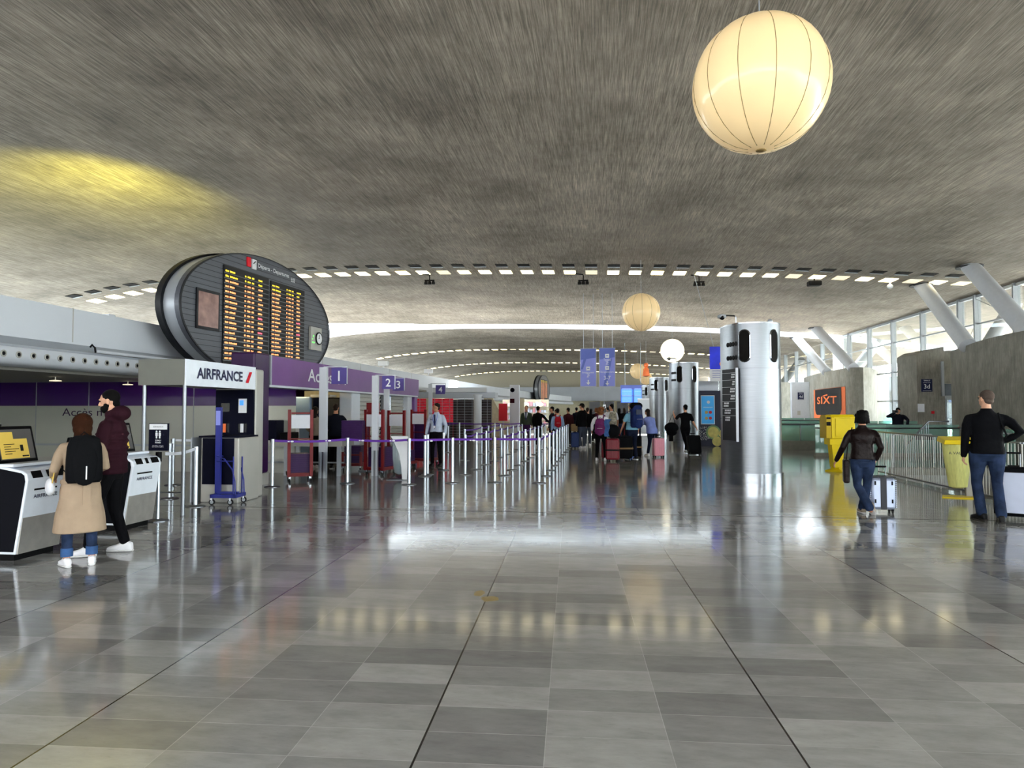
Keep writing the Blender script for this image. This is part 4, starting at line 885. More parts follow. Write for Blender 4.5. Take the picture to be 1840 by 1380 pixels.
for i, (px, py) in enumerate(((763.5, 856), (797, 845), (805, 813))):
    g = G(px, py); qpost(g.x, g.y, ('queue post standing left behind the front row, before the guard', 'queue post just right of the guard\'s legs', 'queue post far behind the guard near the red shop')[i], 'posts around the guard')
# back tape
bp2 = [(-8.3, 32.3), (-6.6, 32.5), (-4.9, 32.5), (-3.6, 32.6), (-2.0, 32.8)]
for i, (x, y) in enumerate(bp2): qpost(x, y, 'queue post of the far row closing the lanes before the shops', 'far row of queue posts', (bp2[i+1][0], bp2[i+1][1]) if i < 4 else None)
afp = [G(310, 872), G(305, 896), G(351, 910), G(370, 871)]
labs = ['pale-taped queue post behind the booth, before the frosted glass wall', 'queue post with black head left of the booth', 'queue post between the booth posts with pale tape', 'queue post half hidden behind the booth counter']
for i, g in enumerate(afp): qpost(g.x, g.y, labs[i], 'queue posts with pale tape', {0: (afp[3].x, afp[3].y), 2: (-6.39, 9.6), 1: None, 3: (-7.3, 13.5)}[i], 'paper')

# ================================================================== SHOPS AND FAR LEFT
a = AY(752, 725, 36); 
t = thing('boutique', 'red shop front behind a metal grille, beyond the guard', 'shop', (-10.2, 34, 0))
MB().box(0, 2.55, 2, 2.1, 0, 2.2).build('red_backdrop', 'shop_red', t); MB().box(2.56, 4.6, 2, 2.1, 0, 2.15).build('dim_display', 'shop_dark', t); MB().box(0, 2.55, 1.9, 1.99, 0, .95).build('lower_display', 'shop_dark', t)
b = MB()
for i in range(15): b.box(0, 4.6, 1.8, 1.815, .1+i*.14, .115+i*.14)
for i in range(12): b.box(i*.4, i*.4+.02, 1.78, 1.8, 0, 2.2)
b.build('grille', 'silver_panel', t)
MB().box(-.4, 4.9, 1.2, 2.3, 2.21, 2.5).build('canopy_band', 'silver_panel', t); MB().box(-.4, 4.5, 1.0, 2.2, 2.51, 2.75).build('upper_band', 'white_panel', t)
MB().box(.15, .3, 1.6, 1.7, 0, 2.2).box(1.2, 1.3, 1.6, 1.7, 0, 2.2).build('door_frame', 'warm_wall', t)
g = AY(858, 760, 33.5); t = thing('white_round_column', 'white round column in front of the red shop grille', 'column', (g.x, 33.5, 0)); MB().cyl((0, 0, 0), (0, 0, 2.3), .2, n=24).build('shaft', 'white_panel', t, smooth=True); MB().cyl((0, 0, 2.3), (0, 0, 2.36), .24, n=24).build('capital', 'white_panel', t)
t = thing('ceiling_spot', 'warm spotlight over the red shop front', 'lamp', (-9.6, 33.9, 2.42)); MB().lathe([(.07, 0), (.1, -.06), (.08, -.07)], n=14).build('housing', 'white', t); MB().lathe([(.07, -.071), (.001, -.072)], n=14).build('bulb', 'lamp_spot', t)
g = AY(925, 760, 40); t = thing('information_totem', 'white information totem with a dark round emblem and red plate, left of the staff member', 'totem', (g.x, 40, 0)); MB().box(-.28, .28, -.15, .15, 0, 3.05).build('body', 'white_panel', t, bevel=.03); MB().lathe([(.13, 0), (.13, .01), (.09, .01), (.09, 0)], n=24).build('round_emblem', 'navy', t).matrix_local = Matrix.Translation((-.12, -.152, 2.75)) @ Matrix.Rotation(PI/2, 4, 'X'); MB().box(-.26, .0, -.17, -.151, 2.0, 2.25).build('red_plate', 'maroon', t)
g = AY(904, 760, 38); t = thing('poster_stand', 'red poster stand between the angled white wall panels', 'poster', (g.x, 38, 0)); MB().box(-.24, .24, -.03, .03, 1.0, 1.95).build('red_poster', 'red', t); MB().cyl((0, 0, 0), (0, 0, 1.0), .03, n=10).build('pole', 'silver_panel', t); MB().box(-.2, .2, -.15, .15, 0, .02).build('foot', 'steel_dark', t)
b = MB()
a0 = AY(878, 700, 42); a1 = AY(930, 700, 42)
MB().prism([(a0.x-.3, 0.0), (a0.x-.3, 2.6), (a0.x+.1, 2.6), (a0.x+1.0, .9), (a1.x-.4, .9), (a1.x+.1, 2.3), (a1.x+.4, 2.3), (a1.x+.4, 0.0)], 42, 42.2, axis='y').build('angled_wall', 'warm_wall', label='cream wall panel with a V-shaped cut-out left of the totem', category='wall panel')
t = thing('boutique', 'brightly lit shop with pinkish shelves beyond the staff member', 'shop', (-7.5, 52, 0)); MB().box(0, 3.6, 1.8, 2, 0, 2.4).build('back_wall', 'warm_wall', t)
b1, b2 = MB(), MB(); rr = random.Random(5)
for i in range(4):
    for j in range(16): (b1 if rr.random() > .5 else b2).box(.1+j*.21, .25+j*.21, 1.5, 1.78, .4+i*.5, .4+i*.5+.15+.2*rr.random())
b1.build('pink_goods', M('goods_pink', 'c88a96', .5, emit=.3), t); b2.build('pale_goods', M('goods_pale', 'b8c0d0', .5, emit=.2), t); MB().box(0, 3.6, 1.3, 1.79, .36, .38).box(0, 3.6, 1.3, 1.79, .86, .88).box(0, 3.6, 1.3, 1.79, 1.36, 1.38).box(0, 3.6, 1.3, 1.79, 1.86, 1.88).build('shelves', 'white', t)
for i in range(3): q = MB().ell((.8+i*1.1, 1.0, 2.0), (.28, .28, .16)).build('round_lamp', 'lamp_dim', t, smooth=True); MB().cyl((.8+i*1.1, 1.0, 2.15), (.8+i*1.1, 1.0, 2.42), .015, n=6).build('lamp_stem', 'white', q)
t = thing('check_in_counter', 'row of pale check-in counters along the left wall in the distance', 'counter', (-9.2, 58, 0)); MB().box(0, 1.0, 0, 30, 0, 1.1).build('counter', 'white', t); MB().box(-.4, -.3, 0, 34, 0, 2.4).build('back_wall', 'warm_wall', t); MB().box(.1, .3, 2, 2.6, 1.1, 1.5).box(.1, .3, 8, 8.6, 1.1, 1.5).box(.1, .3, 14, 14.6, 1.1, 1.5).build('monitors', 'black', t)
MB().box(-11.2, -10.9, 30.5, 109, 0, 2.42).build('wall_left.002', 'warm_wall', kind='structure')
# doors and windows of the end wall
for i, x in enumerate((-1.6, .6, 2.8)):
    tag(MB().box(x, x+1.7, 111.8, 111.98, .2, 2.9).build('glass_door', 'ext_window'), ('left', 'middle', 'right')[i]+' grey-green glass door in the far end wall', 'door')
t = thing('end_wall_sign', 'small white sign with a black mark hanging before the far end wall', 'sign', (.42, 60, 0)); MB().box(-.12, .12, -.05, .05, 1.75, 2.05).build('panel', 'white', t); MB().box(-.07, .07, -.06, -.051, 1.78, 1.9).build('mark', 'black', t); MB().cyl((0, 0, 2.05), (0, 0, csm(.4)), .01, n=6).build('rod', 'silver_panel', t)

# small signs standing on the bulkhead
for px, lab in ((689, 'left one of the small white box cameras on top of the left bulkhead'), (770, 'right one of the small white box cameras on top of the left bulkhead')):
    g = G(px, 662 if px < 700 else 674, 3.67); t = thing('box_camera', lab, 'camera', (g.x, g.y, 3.67)); MB().cyl((0, 0, 0), (0, 0, .12), .04, n=8).build('stem', 'white', t); MB().box(-.25, .25, -.12, .12, .12, .36).build('housing', 'white', t, bevel=.02)
txt('BRIDGNET', (-10.36, 31.4, 3.4), 90, 3.2, .24, 'grey_alu', name='wall_lettering') if False else None

# drink stand right of the second column
a = AY(1255, 703, 31.7); c = AY(1330, 800, 31.7)
t = thing('juice_stand', 'dark blue stand with blue poster and big lime and lemon slices', 'stand', (a.x, 31.7, 0)); W = c.x-a.x; 
MB().box(0, W, 0, 1.4, 0, 2.46).build('wall', 'banner_dark' if 'banner_dark' in MATS else M('banner_dark', '2b2f44', .5).name, t)
MB().box(0, .9, .2, 1.2, 2.47, 2.9).build('top_sign', 'silver_panel', t)
ps = MB().box(.12, .66, -.04, -.001, 1.0, 2.22).build('poster', 'poster_blue', t); b = MB().box(.09, .69, -.03, -.0015, .97, 1.0).box(.09, .69, -.03, -.0015, 2.22, 2.25).box(.09, .12, -.03, -.0015, 1.0, 2.22).box(.66, .69, -.03, -.0015, 1.0, 2.22).build('poster_frame', 'white', t)
for x, z, m in ((.33, 1.5, 'gold'), (.5, 1.5, 'red'), (.33, 1.24, 'gold'), (.5, 1.24, 'red'), (.42, 1.95, 'paper')): MB().cyl((x, -.045, z), (x, -.041, z), .07, n=14).build('poster_fruit', m, ps)
MB().box(.2, .6, -.045, -.041, 1.72, 1.74).build('poster_line', 'white', ps)
MB().cyl((.62, -.03, .62), (.62, -.001, .62), .31, n=30).build('lime_slice', 'lime', t); MB().cyl((.62, -.04, .62), (.62, -.031, .62), .24, n=30).build('lime_pulp', 'lemon', t); MB().cyl((.78, -.05, .22), (.78, -.002, .22), .21, n=30).build('lemon_slice', 'lemon', t); MB().cyl((1.05, -.05, .55), (1.05, -.002, .55), .2, n=30).build('lemon_slice', 'lemon', t)
b = MB(); rr = random.Random(2)
for i in range(120):
    x, z = .02+.42*rr.random(), .25+.6*rr.random(); b.box(x, x+.02, -.006, -.002, z, z+.02)
b.build('white_dots', 'white', t)
# tower behind the far columns
g = AY(1155, 740, 50); t = thing('partition', 'pale grey partition left of the far steel columns', 'partition', (g.x, 50, 0)); MB().box(-.35, .75, -.1, .1, 0, 2.35).build('panel', 'silver_panel', t); MB().box(-.36, .76, -.11, .11, 2.35, 2.4).build('cap', 'white', t)

# ================================================================== RIGHT SIDE
# SIXT billboard on the concrete drum
def dx(y):
    for (x0, y0), (x1, y1) in zip(D2, D2[1:]):
        if min(y0, y1) <= y <= max(y0, y1) and x0 < 15: return x0+(x1-x0)*((y-y0)/(y1-y0) if y1 != y0 else 0)
    return 13.8
y0, y1 = AX(1519, 740, 13.74).y, AX(1456, 740, 13.95).y
t = thing('billboard', 'orange and black SIXT billboard on the far concrete wall', 'billboard', (0, 0, 0))
def wallstrip(ya, yb, z0, z1, off, nm, m, par=None, n=8, f0=None, f1=None):
    b = MB(); rs = []
    for i in range(n+1):
        y = ya+(yb-ya)*i/n; x = dx(y)-off; lo = f0(i/n) if f0 else z0; hi = f1(i/n) if f1 else z1
        rs.append([Vector((x, y, lo)), Vector((x, y, hi)), Vector((x+.01, y, hi)), Vector((x+.01, y, lo))])
    return b.rings(rs).build(nm, m, par or t)
bd = wallstrip(y0, y1, .9, 2.92, .03, 'orange_board', 'orange')
wallstrip(y0, y1, .02, .899, .03, 'lower_board', 'grey_dark_alu')
L_ = y1-y0; cor = lambda s: 1.28 if .08 < s < .92 else 1.28+.35*(1-min(s, 1-s)/.08)**2
wallstrip(y0+L_*.08, y1-L_*.07, 1.35, 2.9, .05, 'black_shield', 'board_dark', bd, n=24, f0=cor)
tx = txt('SIXT', (0, 0, 0), 0, 1, 1, 'orange', bd, bold=.02, space=1.12)
# bend the lettering along the wall (reads from far end to near end)
for v in tx.data.vertices:
    s = v.co.x+.5; y = (y1-L_*.17)+((y0+L_*.18)-(y1-L_*.17))*s; z = 2.2+v.co.y*.46; v.co = (dx(y)-.066, y, z)
tx.rotation_euler = (0, 0, 0)
MB().add([(dx(y0+L_*.5)-.068, y0+L_*.56, 2.5), (dx(y0+L_*.5)-.068, y0+L_*.42, 2.6), (dx(y0+L_*.5)-.068, y0+L_*.46, 2.48), (dx(y0+L_*.5)-.068, y0+L_*.62, 2.44)], [(0, 1, 2, 3)]).build('letter_swoosh', 'orange', bd)
for i, s in enumerate(('BIL', 'EFFI')):
    q = txt(s, (0, 0, 0), 0, 1, 1, 'white', bd, bold=.04)
    for v in q.data.vertices: k = v.co.x+.5; y = (y1-L_*.1)+((y1-L_*.4)-(y1-L_*.1))*k; v.co = (dx(y)-.066, y, .68-.42*i+v.co.y*.28-.1)
    q.rotation_euler = (0, 0, 0)
# gate signs
def gate_sign(px, py, pw, ph, Y, main, label):
    a = AY(px-pw/2, py-ph/2, Y); c = AY(px+pw/2, py+ph/2, Y); W, Hh = c.x-a.x, a.z-c.z
    t = thing('gate_sign', label, 'sign', ((a.x+c.x)/2, Y, c.z)); MB().box(-W/2, W/2, 0, .03, 0, Hh).build('plate', 'navy_sign', t)
    txt(main, (0, -.006, Hh*.42), 0, None, Hh*.34, 'white', t); txt('TERMINAL 2F', (0, -.006, Hh*.88), 0, W*.6, Hh*.1, 'white', t); txt('sortie exit', (0, -.006, Hh*.72), 0, W*.7, Hh*.06, 'white', t); MB().box(-W*.4, W*.4, -.005, -.001, Hh*.06, Hh*.08).build('thin_line', 'white', t)
gate_sign(1665.5, 692.5, 20, 22.5, 32.15, '3d', 'navy gate sign 3d on the concrete portal')
gate_sign(1439, 711.5, 11, 13, 50.5, '4d', 'small navy gate sign 4d on the pale wall left of the SIXT billboard')
p = AY(1436, 740, 50.7); MB().box(p.x-.5, p.x+.85, 50.6, 51.0, 0, 3.55).build('wall_portal.002', 'strut_white', kind='structure')
p = AY(1655.5, 733, 32.15); tag(MB().box(p.x-.13, p.x+.13, 32.15, 32.19, p.z-.18, p.z+.18).build('wall_notice', 'paper'), 'white paper notice on the concrete portal below the gate sign', 'notice')
p = AY(1436, 742, 50.5); tag(MB().box(p.x-.1, p.x+.1, 50.55, 50.59, p.z-.15, p.z+.15).build('wall_notice', 'grey_alu'), 'small grey plate under the 4d sign', 'notice')
p = AY(1677, 741, 32.1); tag(MB().box(p.x-.05, p.x+.05, 32.1, 32.19, p.z-.06, p.z+.06).build('fire_alarm', 'red'), 'tiny red alarm box beside the portal door', 'alarm box')

# far kerb and glass balustrade
KY = 29.4
t = thing('glass_balustrade', 'green tinted glass balustrade with dark handrail on the far concrete kerb', 'balustrade', (6.6, KY, 0))
MB().box(0, 6.0, 0, .4, 0, .36).build('kerb', 'kerb', t); 
for i in range(4): MB().box(.02+i*1.5, 1.48+i*1.5, .18, .195, .36, 1.16).build('glass_pane', 'glass_green', t)
MB().cyl((0, .1, 1.02), (6.0, .1, 1.02), .035, n=12).build('handrail', 'steel_dark', t)
for i in range(5): MB().box(i*1.5-.015, i*1.5+.015, .1, .17, .36, 1.03).build('post', 'steel_dark', t)
t = thing('glass_balustrade', 'second green glass balustrade farther back before the SIXT wall', 'balustrade', (7.2, 36.5, 0))
for i in range(4): MB().box(.02+i*1.5, 1.48+i*1.5, 0, .015, .1, 1.2).build('glass_pane', 'glass_green', t)
MB().box(-.1, 6.1, -.1, .15, 0, .1).build('kerb', 'kerb', t); MB().cyl((0, -.06, 1.08), (6, -.06, 1.08), .03, n=12).build('handrail', 'steel_dark', t)
t = thing('low_bench', 'dull yellow low panel behind the far balustrade, right of the steel column', 'panel', (8.1, 33.5, 0)); MB().box(0, 2.2, 0, .5, .2, .75).build('panel', 'dull_yellow', t, bevel=.04); MB().box(.1, 2.1, .05, .45, 0, .2).build('foot', 'kerb', t)
# balustrade towards the right
def bal(x0, y0, x1, y1, label, n, hr=True, h=1.1, z0=.0):
    d = Vector((x1-x0, y1-y0, 0)); L_ = d.length; t = thing('glass_balustrade', label, 'balustrade', (x0, y0, 0), math.atan2(d.y, d.x))
    for i in range(n): MB().box(L_*i/n+.02, L_*(i+1)/n-.02, 0, .015, .12, h).build('glass_pane', 'glass_green', t)
    MB().box(0, L_, -.08, .1, 0, .12).build('kerb', 'kerb', t)
    if hr: MB().cyl((0, -.06, h-.12), (L_, -.06, h-.12), .025, n=10).build('handrail', 'steel_dark', t)
bal(12.0, 24.9, 10.6, 19.4, 'glass balustrade running before the large concrete wall', 5)
bal(7.4, 25.3, 12.3, 25.7, 'middle green glass balustrade behind the photographing person\'s stair', 4)
bal(9.6, 11.9, 12.6, 14.6, 'nearer glass balustrade at the right edge behind the man in jeans', 3, h=1.15)
# bar fence around the stair opening
def fence(x0, y0, x1, y1, label, n, h=1.08):
    d = Vector((x1-x0, y1-y0, 0)); L_ = d.length; t = thing('bar_fence', label, 'railing', (x0, y0, 0), math.atan2(d.y, d.x))
    MB().box(0, L_, -.03, .03, h-.03, h).build('top_rail', 'steel_dark', t); MB().box(0, L_, -.015, .015, .06, .09).build('bottom_rail', 'steel_dark', t)
    for i in range(n+1): MB().cyl((L_*i/n, 0, 0.0 if i % 8 == 0 else .09), (L_*i/n, 0, h-.03), .008 if i % 8 else .015, n=8).build('bar', 'grey_alu', t)
fence(6.93, 18.5, 6.93, 12.5, 'steel bar railing along the stair opening behind the yellow bin', 60)
fence(6.93, 12.5, 10.6, 12.5, 'steel bar railing closing the near end of the stair opening', 34)
# stair handrail beyond
t = thing('stair_rail', 'sloping dark handrail with thin balusters left of the large concrete wall', 'railing', (0, 0, 0))
a, c = AY(1628, 800, 23.5), AY(1668, 757, 23.5); e = AY(1705, 757, 23.5)
MB().tube([a, c, e], .028, 10).build('handrail', 'steel_dark', t)
for i in range(11):
    q = a.lerp(c, i/10); MB().cyl((q.x, q.y, max(.001, 0)), (q.x, q.y, max(.05, q.z)), .009, n=6).build('baluster', 'post_steel', t)
# glass stair rail head in front of the person
t = thing('grab_rail', 'short pale handrail frame with dark end in front of the photographing person', 'railing', (9.45, 22.6, 0))
MB().tube([(-.55, 0, .0), (-.55, 0, .8), (-.5, 0, .86), (.55, 0, .86), (.62, 0, .8), (.62, 0, 0)], .025, 10).build('rail', 'post_steel', t); MB().box(.1, .6, -.04, .04, .7, .83).build('dark_box', 'charcoal', t)

# steel turnstile bars at the right edge
g = G(1822, 860); t = thing('turnstile_gate', 'white gate post with two horizontal steel bars at the right frame edge', 'gate', (8.15, 13.4, 0))
MB().box(-.06, .06, -.1, .1, 0, 1.0).build('post', 'white', t, bevel=.02); MB().cyl((.06, 0, .78), (1.2, 0, .78), .03, n=12).build('bar', 'post_steel', t); MB().cyl((.06, 0, .66), (1.2, 0, .66), .03, n=12).build('bar', 'post_steel', t); MB().box(-.04, .07, -.13, -.101, .65, .85).build('latch', 'silver_panel', t)

# yellow letter box
t = thing('letter_box', 'yellow post office letter box on a tapered pedestal', 'letter box', (6.18, 19.3, 0), math.radians(8))
MB().lathe([(.3, 0), (.3, .03), (.16, .07), (.1, .16)], n=4).build('foot', 'yellow', t); MB().prism([(-.17, .75), (.17, .75), (.11, .1), (-.11, .1)], -.12, .12, axis='y').build('pedestal', 'yellow', t)
MB().box(-.24, .24, -.16, .16, .7, .86).build('neck', 'yellow', t, bevel=.01)
MB().prism([(-.2, .86), (.2, .86), (.2, 1.42), (.12, 1.49), (-.12, 1.49), (-.2, 1.42)], -.2, .42, axis='x').build('box', 'yellow', t, bevel=.015); MB().prism([(-.19, .87), (.19, .87), (.19, 1.42), (.11, 1.48), (-.11, 1.48), (-.19, 1.42)], -.34, -.201, axis='x').build('side_box', M('yellow_dark', 'b89c18', .5), t, bevel=.015)
MB().box(-.1, .38, -.215, -.201, .92, 1.38).build('door_panel', 'yellow', t, bevel=.004); MB().box(-.33, -.22, -.196, -.191, 1.2, 1.3).build('slot_label', 'black', t); MB().box(-.33, -.22, -.197, -.191, 1.37, 1.42).build('mail_slot', 'black', t); MB().box(-.15, .4, -.22, .21, 1.40, 1.43).build('lid_lip', 'yellow', t, bevel=.005)

# yellow sack bin
g = G(1722, 894); t = thing('waste_bin', 'yellow bin with hanging translucent yellow sack, beside the man in jeans', 'waste bin', (g.x, g.y, 0), math.radians(-8))
MB().prism([(-.3, -.12), (.05, -.2), (.36, -.16), (.36, .2), (-.2, .2)], 0, .02).build('foot_plate', 'yellow', t); MB().box(.16, .26, .08, .16, .02, 1.1).build('post', 'grey_alu', t)
MB().add([(-.26, -.2, 1.06), (.26, -.2, 1.06), (.26, .2, 1.12), (-.26, .2, 1.12), (-.28, -.22, .98), (.28, -.22, .98), (.28, .2, 1.03), (-.28, .2, 1.03)], [(0, 1, 2, 3), (7, 6, 5, 4), (0, 4, 5, 1), (1, 5, 6, 2), (2, 6, 7, 3), (3, 7, 4, 0)]).build('lid', 'yellow', t, bevel=.01)
b = MB(); rs = []
for i in range(12):
    z = 1.0-i*.073; k = 1-.45*(i/11)**1.2; rs.append([Vector(((.25*k+.012*math.sin(q*.9+i*.2))*math.cos(2*PI*q/28), (.19*k+.01*math.sin(q*1.7))*math.sin(2*PI*q/28), z)) for q in range(28)])
rs.append([Vector((.07*math.cos(2*PI*q/28), .05*math.sin(2*PI*q/28), .17)) for q in range(28)])
MB().rings(rs).build('yellow_sack', 'yellow_bag', t, smooth=True)
o = txt('A VALINI', (-.06, -.222, .83), 0, .3, .05, 'charcoal', t); o.rotation_euler = (math.radians(82), 0, 0)
g = G(868, 1070); t = thing('floor_stain', 'pair of small tan stains on the floor tiles near the middle', 'stain', (g.x, g.y, 0))
rr = random.Random(9)
for px, py, a_, b_ in ((862, 1066, .05, .045), (880, 1076, .085, .04)):
    q = G(px, py)-g; MB().prism([(q.x+a_*math.cos(k)*rr.uniform(.8, 1.15), q.y+b_*2.2*math.sin(k)*rr.uniform(.8, 1.15)) for k in (2*PI*i/16 for i in range(16))], .0004, .0012).build('stain_patch', M('stain', '8a7848', .35), t)


# ================================================================== PEOPLE
V = Vector
JD = dict(pel=(0, 0, .95), spi=(0, 0, 1.15), che=(0, -.01, 1.33), nek=(0, -.015, 1.475), hed=(0, .015, 1.640),
          shR=(.18, -.01, 1.405), elR=(.235, -.03, 1.12), wrR=(.245, .05, .875), shL=(-.18, -.01, 1.405), elL=(-.235, -.03, 1.12), wrL=(-.245, .05, .875),
          hiR=(.09, 0, .93), knR=(.095, .02, .50), anR=(.10, -.02, .08), hiL=(-.09, 0, .93), knL=(-.095, .02, .50), anL=(-.10, -.02, .08))
def lerp(a, b, t): return V(a)*(1-t)+V(b)*t
def person(label, pos, rz, H=1.75, pose=None, top='knit_black', top_len=.88, sleeve='long', bot='jeans', shoe='shoe_white', sole='sole', hair='hair_black', hstyle='short', skin='skin', build=1.0,
           hyaw=0, hpitch=0, near=False, flare=0.0, toeR=0, toeL=0, pitR=0, pitL=0, hood=False, beard=False, grip=(.35, .35), legs=1.0, feet=True, tparts=None, group=None):
    J = {k: V(v) for k, v in JD.items()}
    for k, v in (pose or {}).items(): J[k] = V(v)
    s = H/1.75; t = thing('person', label, 'person', (pos[0], pos[1], 0), math.radians(rz), group); t.scale = (s, s, s)
    vb, vg = (.0065, .011) if near else (.011, .018)
    B = build; b = MB()
    # ---- body: one continuous surface
    up = (J['nek']-J['pel']); ax = lambda z: lerp(J['pel'], J['nek'], (z-.95)/.525) if z > .95 else V((J['pel'].x, J['pel'].y, z))
    def torso(bb, rows, n=20):
        rs = []
        for z, rx, ry in rows:
            c = ax(z) if z > .95 else V((J['pel'].x, J['pel'].y, J['pel'].z-(.95-z)))
            if z > .95: c = V((c.x, c.y, J['pel'].z+(z-.95)*(J['nek'].z-J['pel'].z)/.525))
            sh = lerp(J['hiR']-J['hiL'], J['shR']-J['shL'], min(1, max(0, (z-.95)/.45))); u = V((sh.x, sh.y, 0)).normalized(); w_ = V((-u.y, u.x, 0))
            rs.append([c+u*(rx*B*math.copysign(abs(math.cos(a))**.85, math.cos(a)))+w_*(ry*B*math.copysign(abs(math.sin(a))**.9, math.sin(a))) for a in (2*PI*k/n for k in range(n))])
        bb.rings(rs)
    torso(b, [(.86, .13, .1), (.95, .155, .11), (1.05, .14, .1), (1.15, .135, .095), (1.3, .155, .105), (1.38, .13, .08), (1.43, .07, .055)])
    hd = J['hed']; Rm = Matrix.Rotation(math.radians(hyaw), 3, 'Z') @ Matrix.Rotation(math.radians(hpitch), 3, 'X')
    P = lambda x, y, z: hd+Rm @ V((x, y, z))
    b.limb([J['nek']-V((0, 0, .06)), lerp(J['nek'], hd, .5), hd-V((0, .015, .03))], [.062*B, .055, .055])
    b.ell(P(0, -.008, .02), (.074, .094, .092), R=Rm); b.ell(P(0, .028, -.052), (.054, .062, .058), R=Rm); b.ell(P(0, .06, -.085), (.026, .025, .022), 10, 8, Rm)
    b.limb([P(0, .083, .012), P(0, .101, -.026)], [.008, .0125], 8); b.ell(P(0, .088, -.062), (.024, .012, .010), 10, 6, Rm); b.ell(P(0, .084, .028), (.045, .012, .010), 10, 6, Rm)
    for sx in (-1, 1): b.ell(P(sx*.076, -.002, -.008), (.010, .021, .032), 8, 8, Rm @ Matrix.Rotation(sx*.35, 3, 'Z'))
    for sd in ('R', 'L'):
        sx = 1 if sd == 'R' else -1; S_, E_, W_ = J['sh'+sd], J['el'+sd], J['wr'+sd]
        b.limb([lerp(J['nek'], S_, .6)-V((0, 0, .05)), S_-V((0, 0, .035))], [.045, .045])
        b.limb([S_-V((0, 0, .035)), lerp(S_, E_, .4), E_, lerp(E_, W_, .3), W_], [.045, .044*B, .037, .038, .026])
        # hand: palm, four fingers, thumb
        d = (W_-E_).normalized(); side = V((0, 1, 0))-d*d.y     # thumb side points forward
        side = side.normalized() if side.length > .2 else V((0, 0, 1)); nn = d.cross(side).normalized()*(1 if sd == 'R' else -1)  # palm normal towards the body
        if nn.dot(V((-sx, 0, 0))) < 0: nn = -nn
        pc = W_+d*.085; b.tube([W_-d*.01, W_+d*.03, W_+d*.07, pc], [.024, .036, .041, .038], 10, flat=.42, ref=side)
        g_ = grip[0 if sd == 'R' else 1]
        for q, (off, ln) in enumerate(((.030, .070), (.011, .078), (-.009, .073), (-.028, .058))):
            p = pc+side*off-d*.008; dd = d.copy(); pts = [p]; 
            for sgm in (.45, .32, .25):
                a_ = g_*(.8 if sgm == .45 else 1.0); dd = (dd*math.cos(a_)+nn*math.sin(a_)).normalized(); pts.append(pts[-1]+dd*ln*sgm)
            b.limb(pts, [.0092, .0088, .008, .007], 8)
        p = W_+d*.03+side*.028; e = p+(side*.75+d*.6+nn*.2).normalized()*.032; b.limb([p, e, e+(d*.85+nn*.45+side*.1).normalized()*.03], [.012, .0105, .0085], 8)
        hj, kj, aj = J['hi'+sd], J['kn'+sd], J['an'+sd]
        b.limb([hj, lerp(hj, kj, .5), kj, lerp(kj, aj, .3), aj], [.078, .065, .048, .048, .036])
        if feet: yw = math.radians(toeR if sd == 'R' else toeL); fd = V((-math.sin(yw), math.cos(yw), 0)); b.limb([aj+V((0, 0, -.02)), aj+fd*.05+V((0, 0, -.04))], [.036, .03])
    b.fuse('body', skin, t, vb, 2)
    # ---- eyes
    if near or hyaw:
        for sx in (-1, 1): MB().ell(P(sx*.031, .0805, .010), (.012, .008, .007), 8, 6, Rm).build('eye', 'hair_black', t)
    # ---- top garment
    b = MB(); zl = top_len
    if zl < .8:      # long coat
        rows = [(zl, .205+flare, .17+flare*.7), (.6, .2+flare*.7, .165), (.78, .195, .15), (.9, .19, .145), (1.02, .165, .125), (1.15, .16, .125)]
    else: rows = [(zl, .183, .135), (.97, .178, .132), (1.07, .16, .122), (1.17, .158, .12)]
    if tparts == 'puffy': rows = [(z, rx*1.08, ry*1.12) for z, rx, ry in rows]
    rows += [(1.28, .178, .13), (1.35, .182, .122), (1.395, .16, .105), (1.44, .1, .08), (1.48, .066, .066)]
    if zl < .8: rows = [r for r in rows if r[0] >= zl]
    torso(b, rows)
    th = 1.16 if tparts == 'puffy' else 1.0
    for sd in ('R', 'L'):
        S_, E_, W_ = J['sh'+sd], J['el'+sd], J['wr'+sd]
        b.limb([J['nek']-V((0, 0, .035)), lerp(J['nek'], S_, .5)-V((0, 0, .045)), S_-V((0, 0, .03))], [.058, .056, .058*th])
        if sleeve == 'long': b.limb([S_-V((0, 0, .03)), lerp(S_, E_, .4), E_, lerp(E_, W_, .5), lerp(E_, W_, .97)], [.058*th, .058*B*th, .052*th, .047*th, .04*th])
        elif sleeve == 'short': b.limb([S_-V((0, 0, .03)), lerp(S_, E_, .5), lerp(S_, E_, .78)], [.058, .06*B, .06])
    if tparts == 'puffy' and near:
        for z in [zl+.05+.075*i for i in range(6)]:
            k = 1.03; torso(b, [(z-.03, .178*k, .128*k), (z, .197*k, .15*k), (z+.03, .178*k, .128*k)])
    if hood: b.ell(J['nek']+V((0, -.075, .035)), (.135, .095, .085)); b.ell(J['nek']+V((0, -.01, .02)), (.105, .095, .06))
    elif near and sleeve == 'long': b.lathe([(.068, 0), (.072, .02), (.066, .045)], J['nek']+V((0, 0, -.01)), 18)
    jk = b.fuse('jacket' if sleeve == 'long' else 'shirt', top, t, vg, 3)
    # ---- trousers
    b = MB(); torso(b, [(.8, .10, .09), (.88, .165, .125), (.95, .165, .122), (1.02, .152, .11)])
    for sd in ('R', 'L'):
        hj, kj, aj = J['hi'+sd], J['kn'+sd], J['an'+sd]; fl = flare if zl > .8 else 0
        b.limb([hj-V((0, 0, .02)), lerp(hj, kj, .35), lerp(hj, kj, .75), kj, lerp(kj, aj, .4), lerp(kj, aj, .93*legs)], [.102*B, .092*B, .074, .066, .06+fl*.5, .054+fl])
    b.fuse('trousers', bot, t, vg, 2)
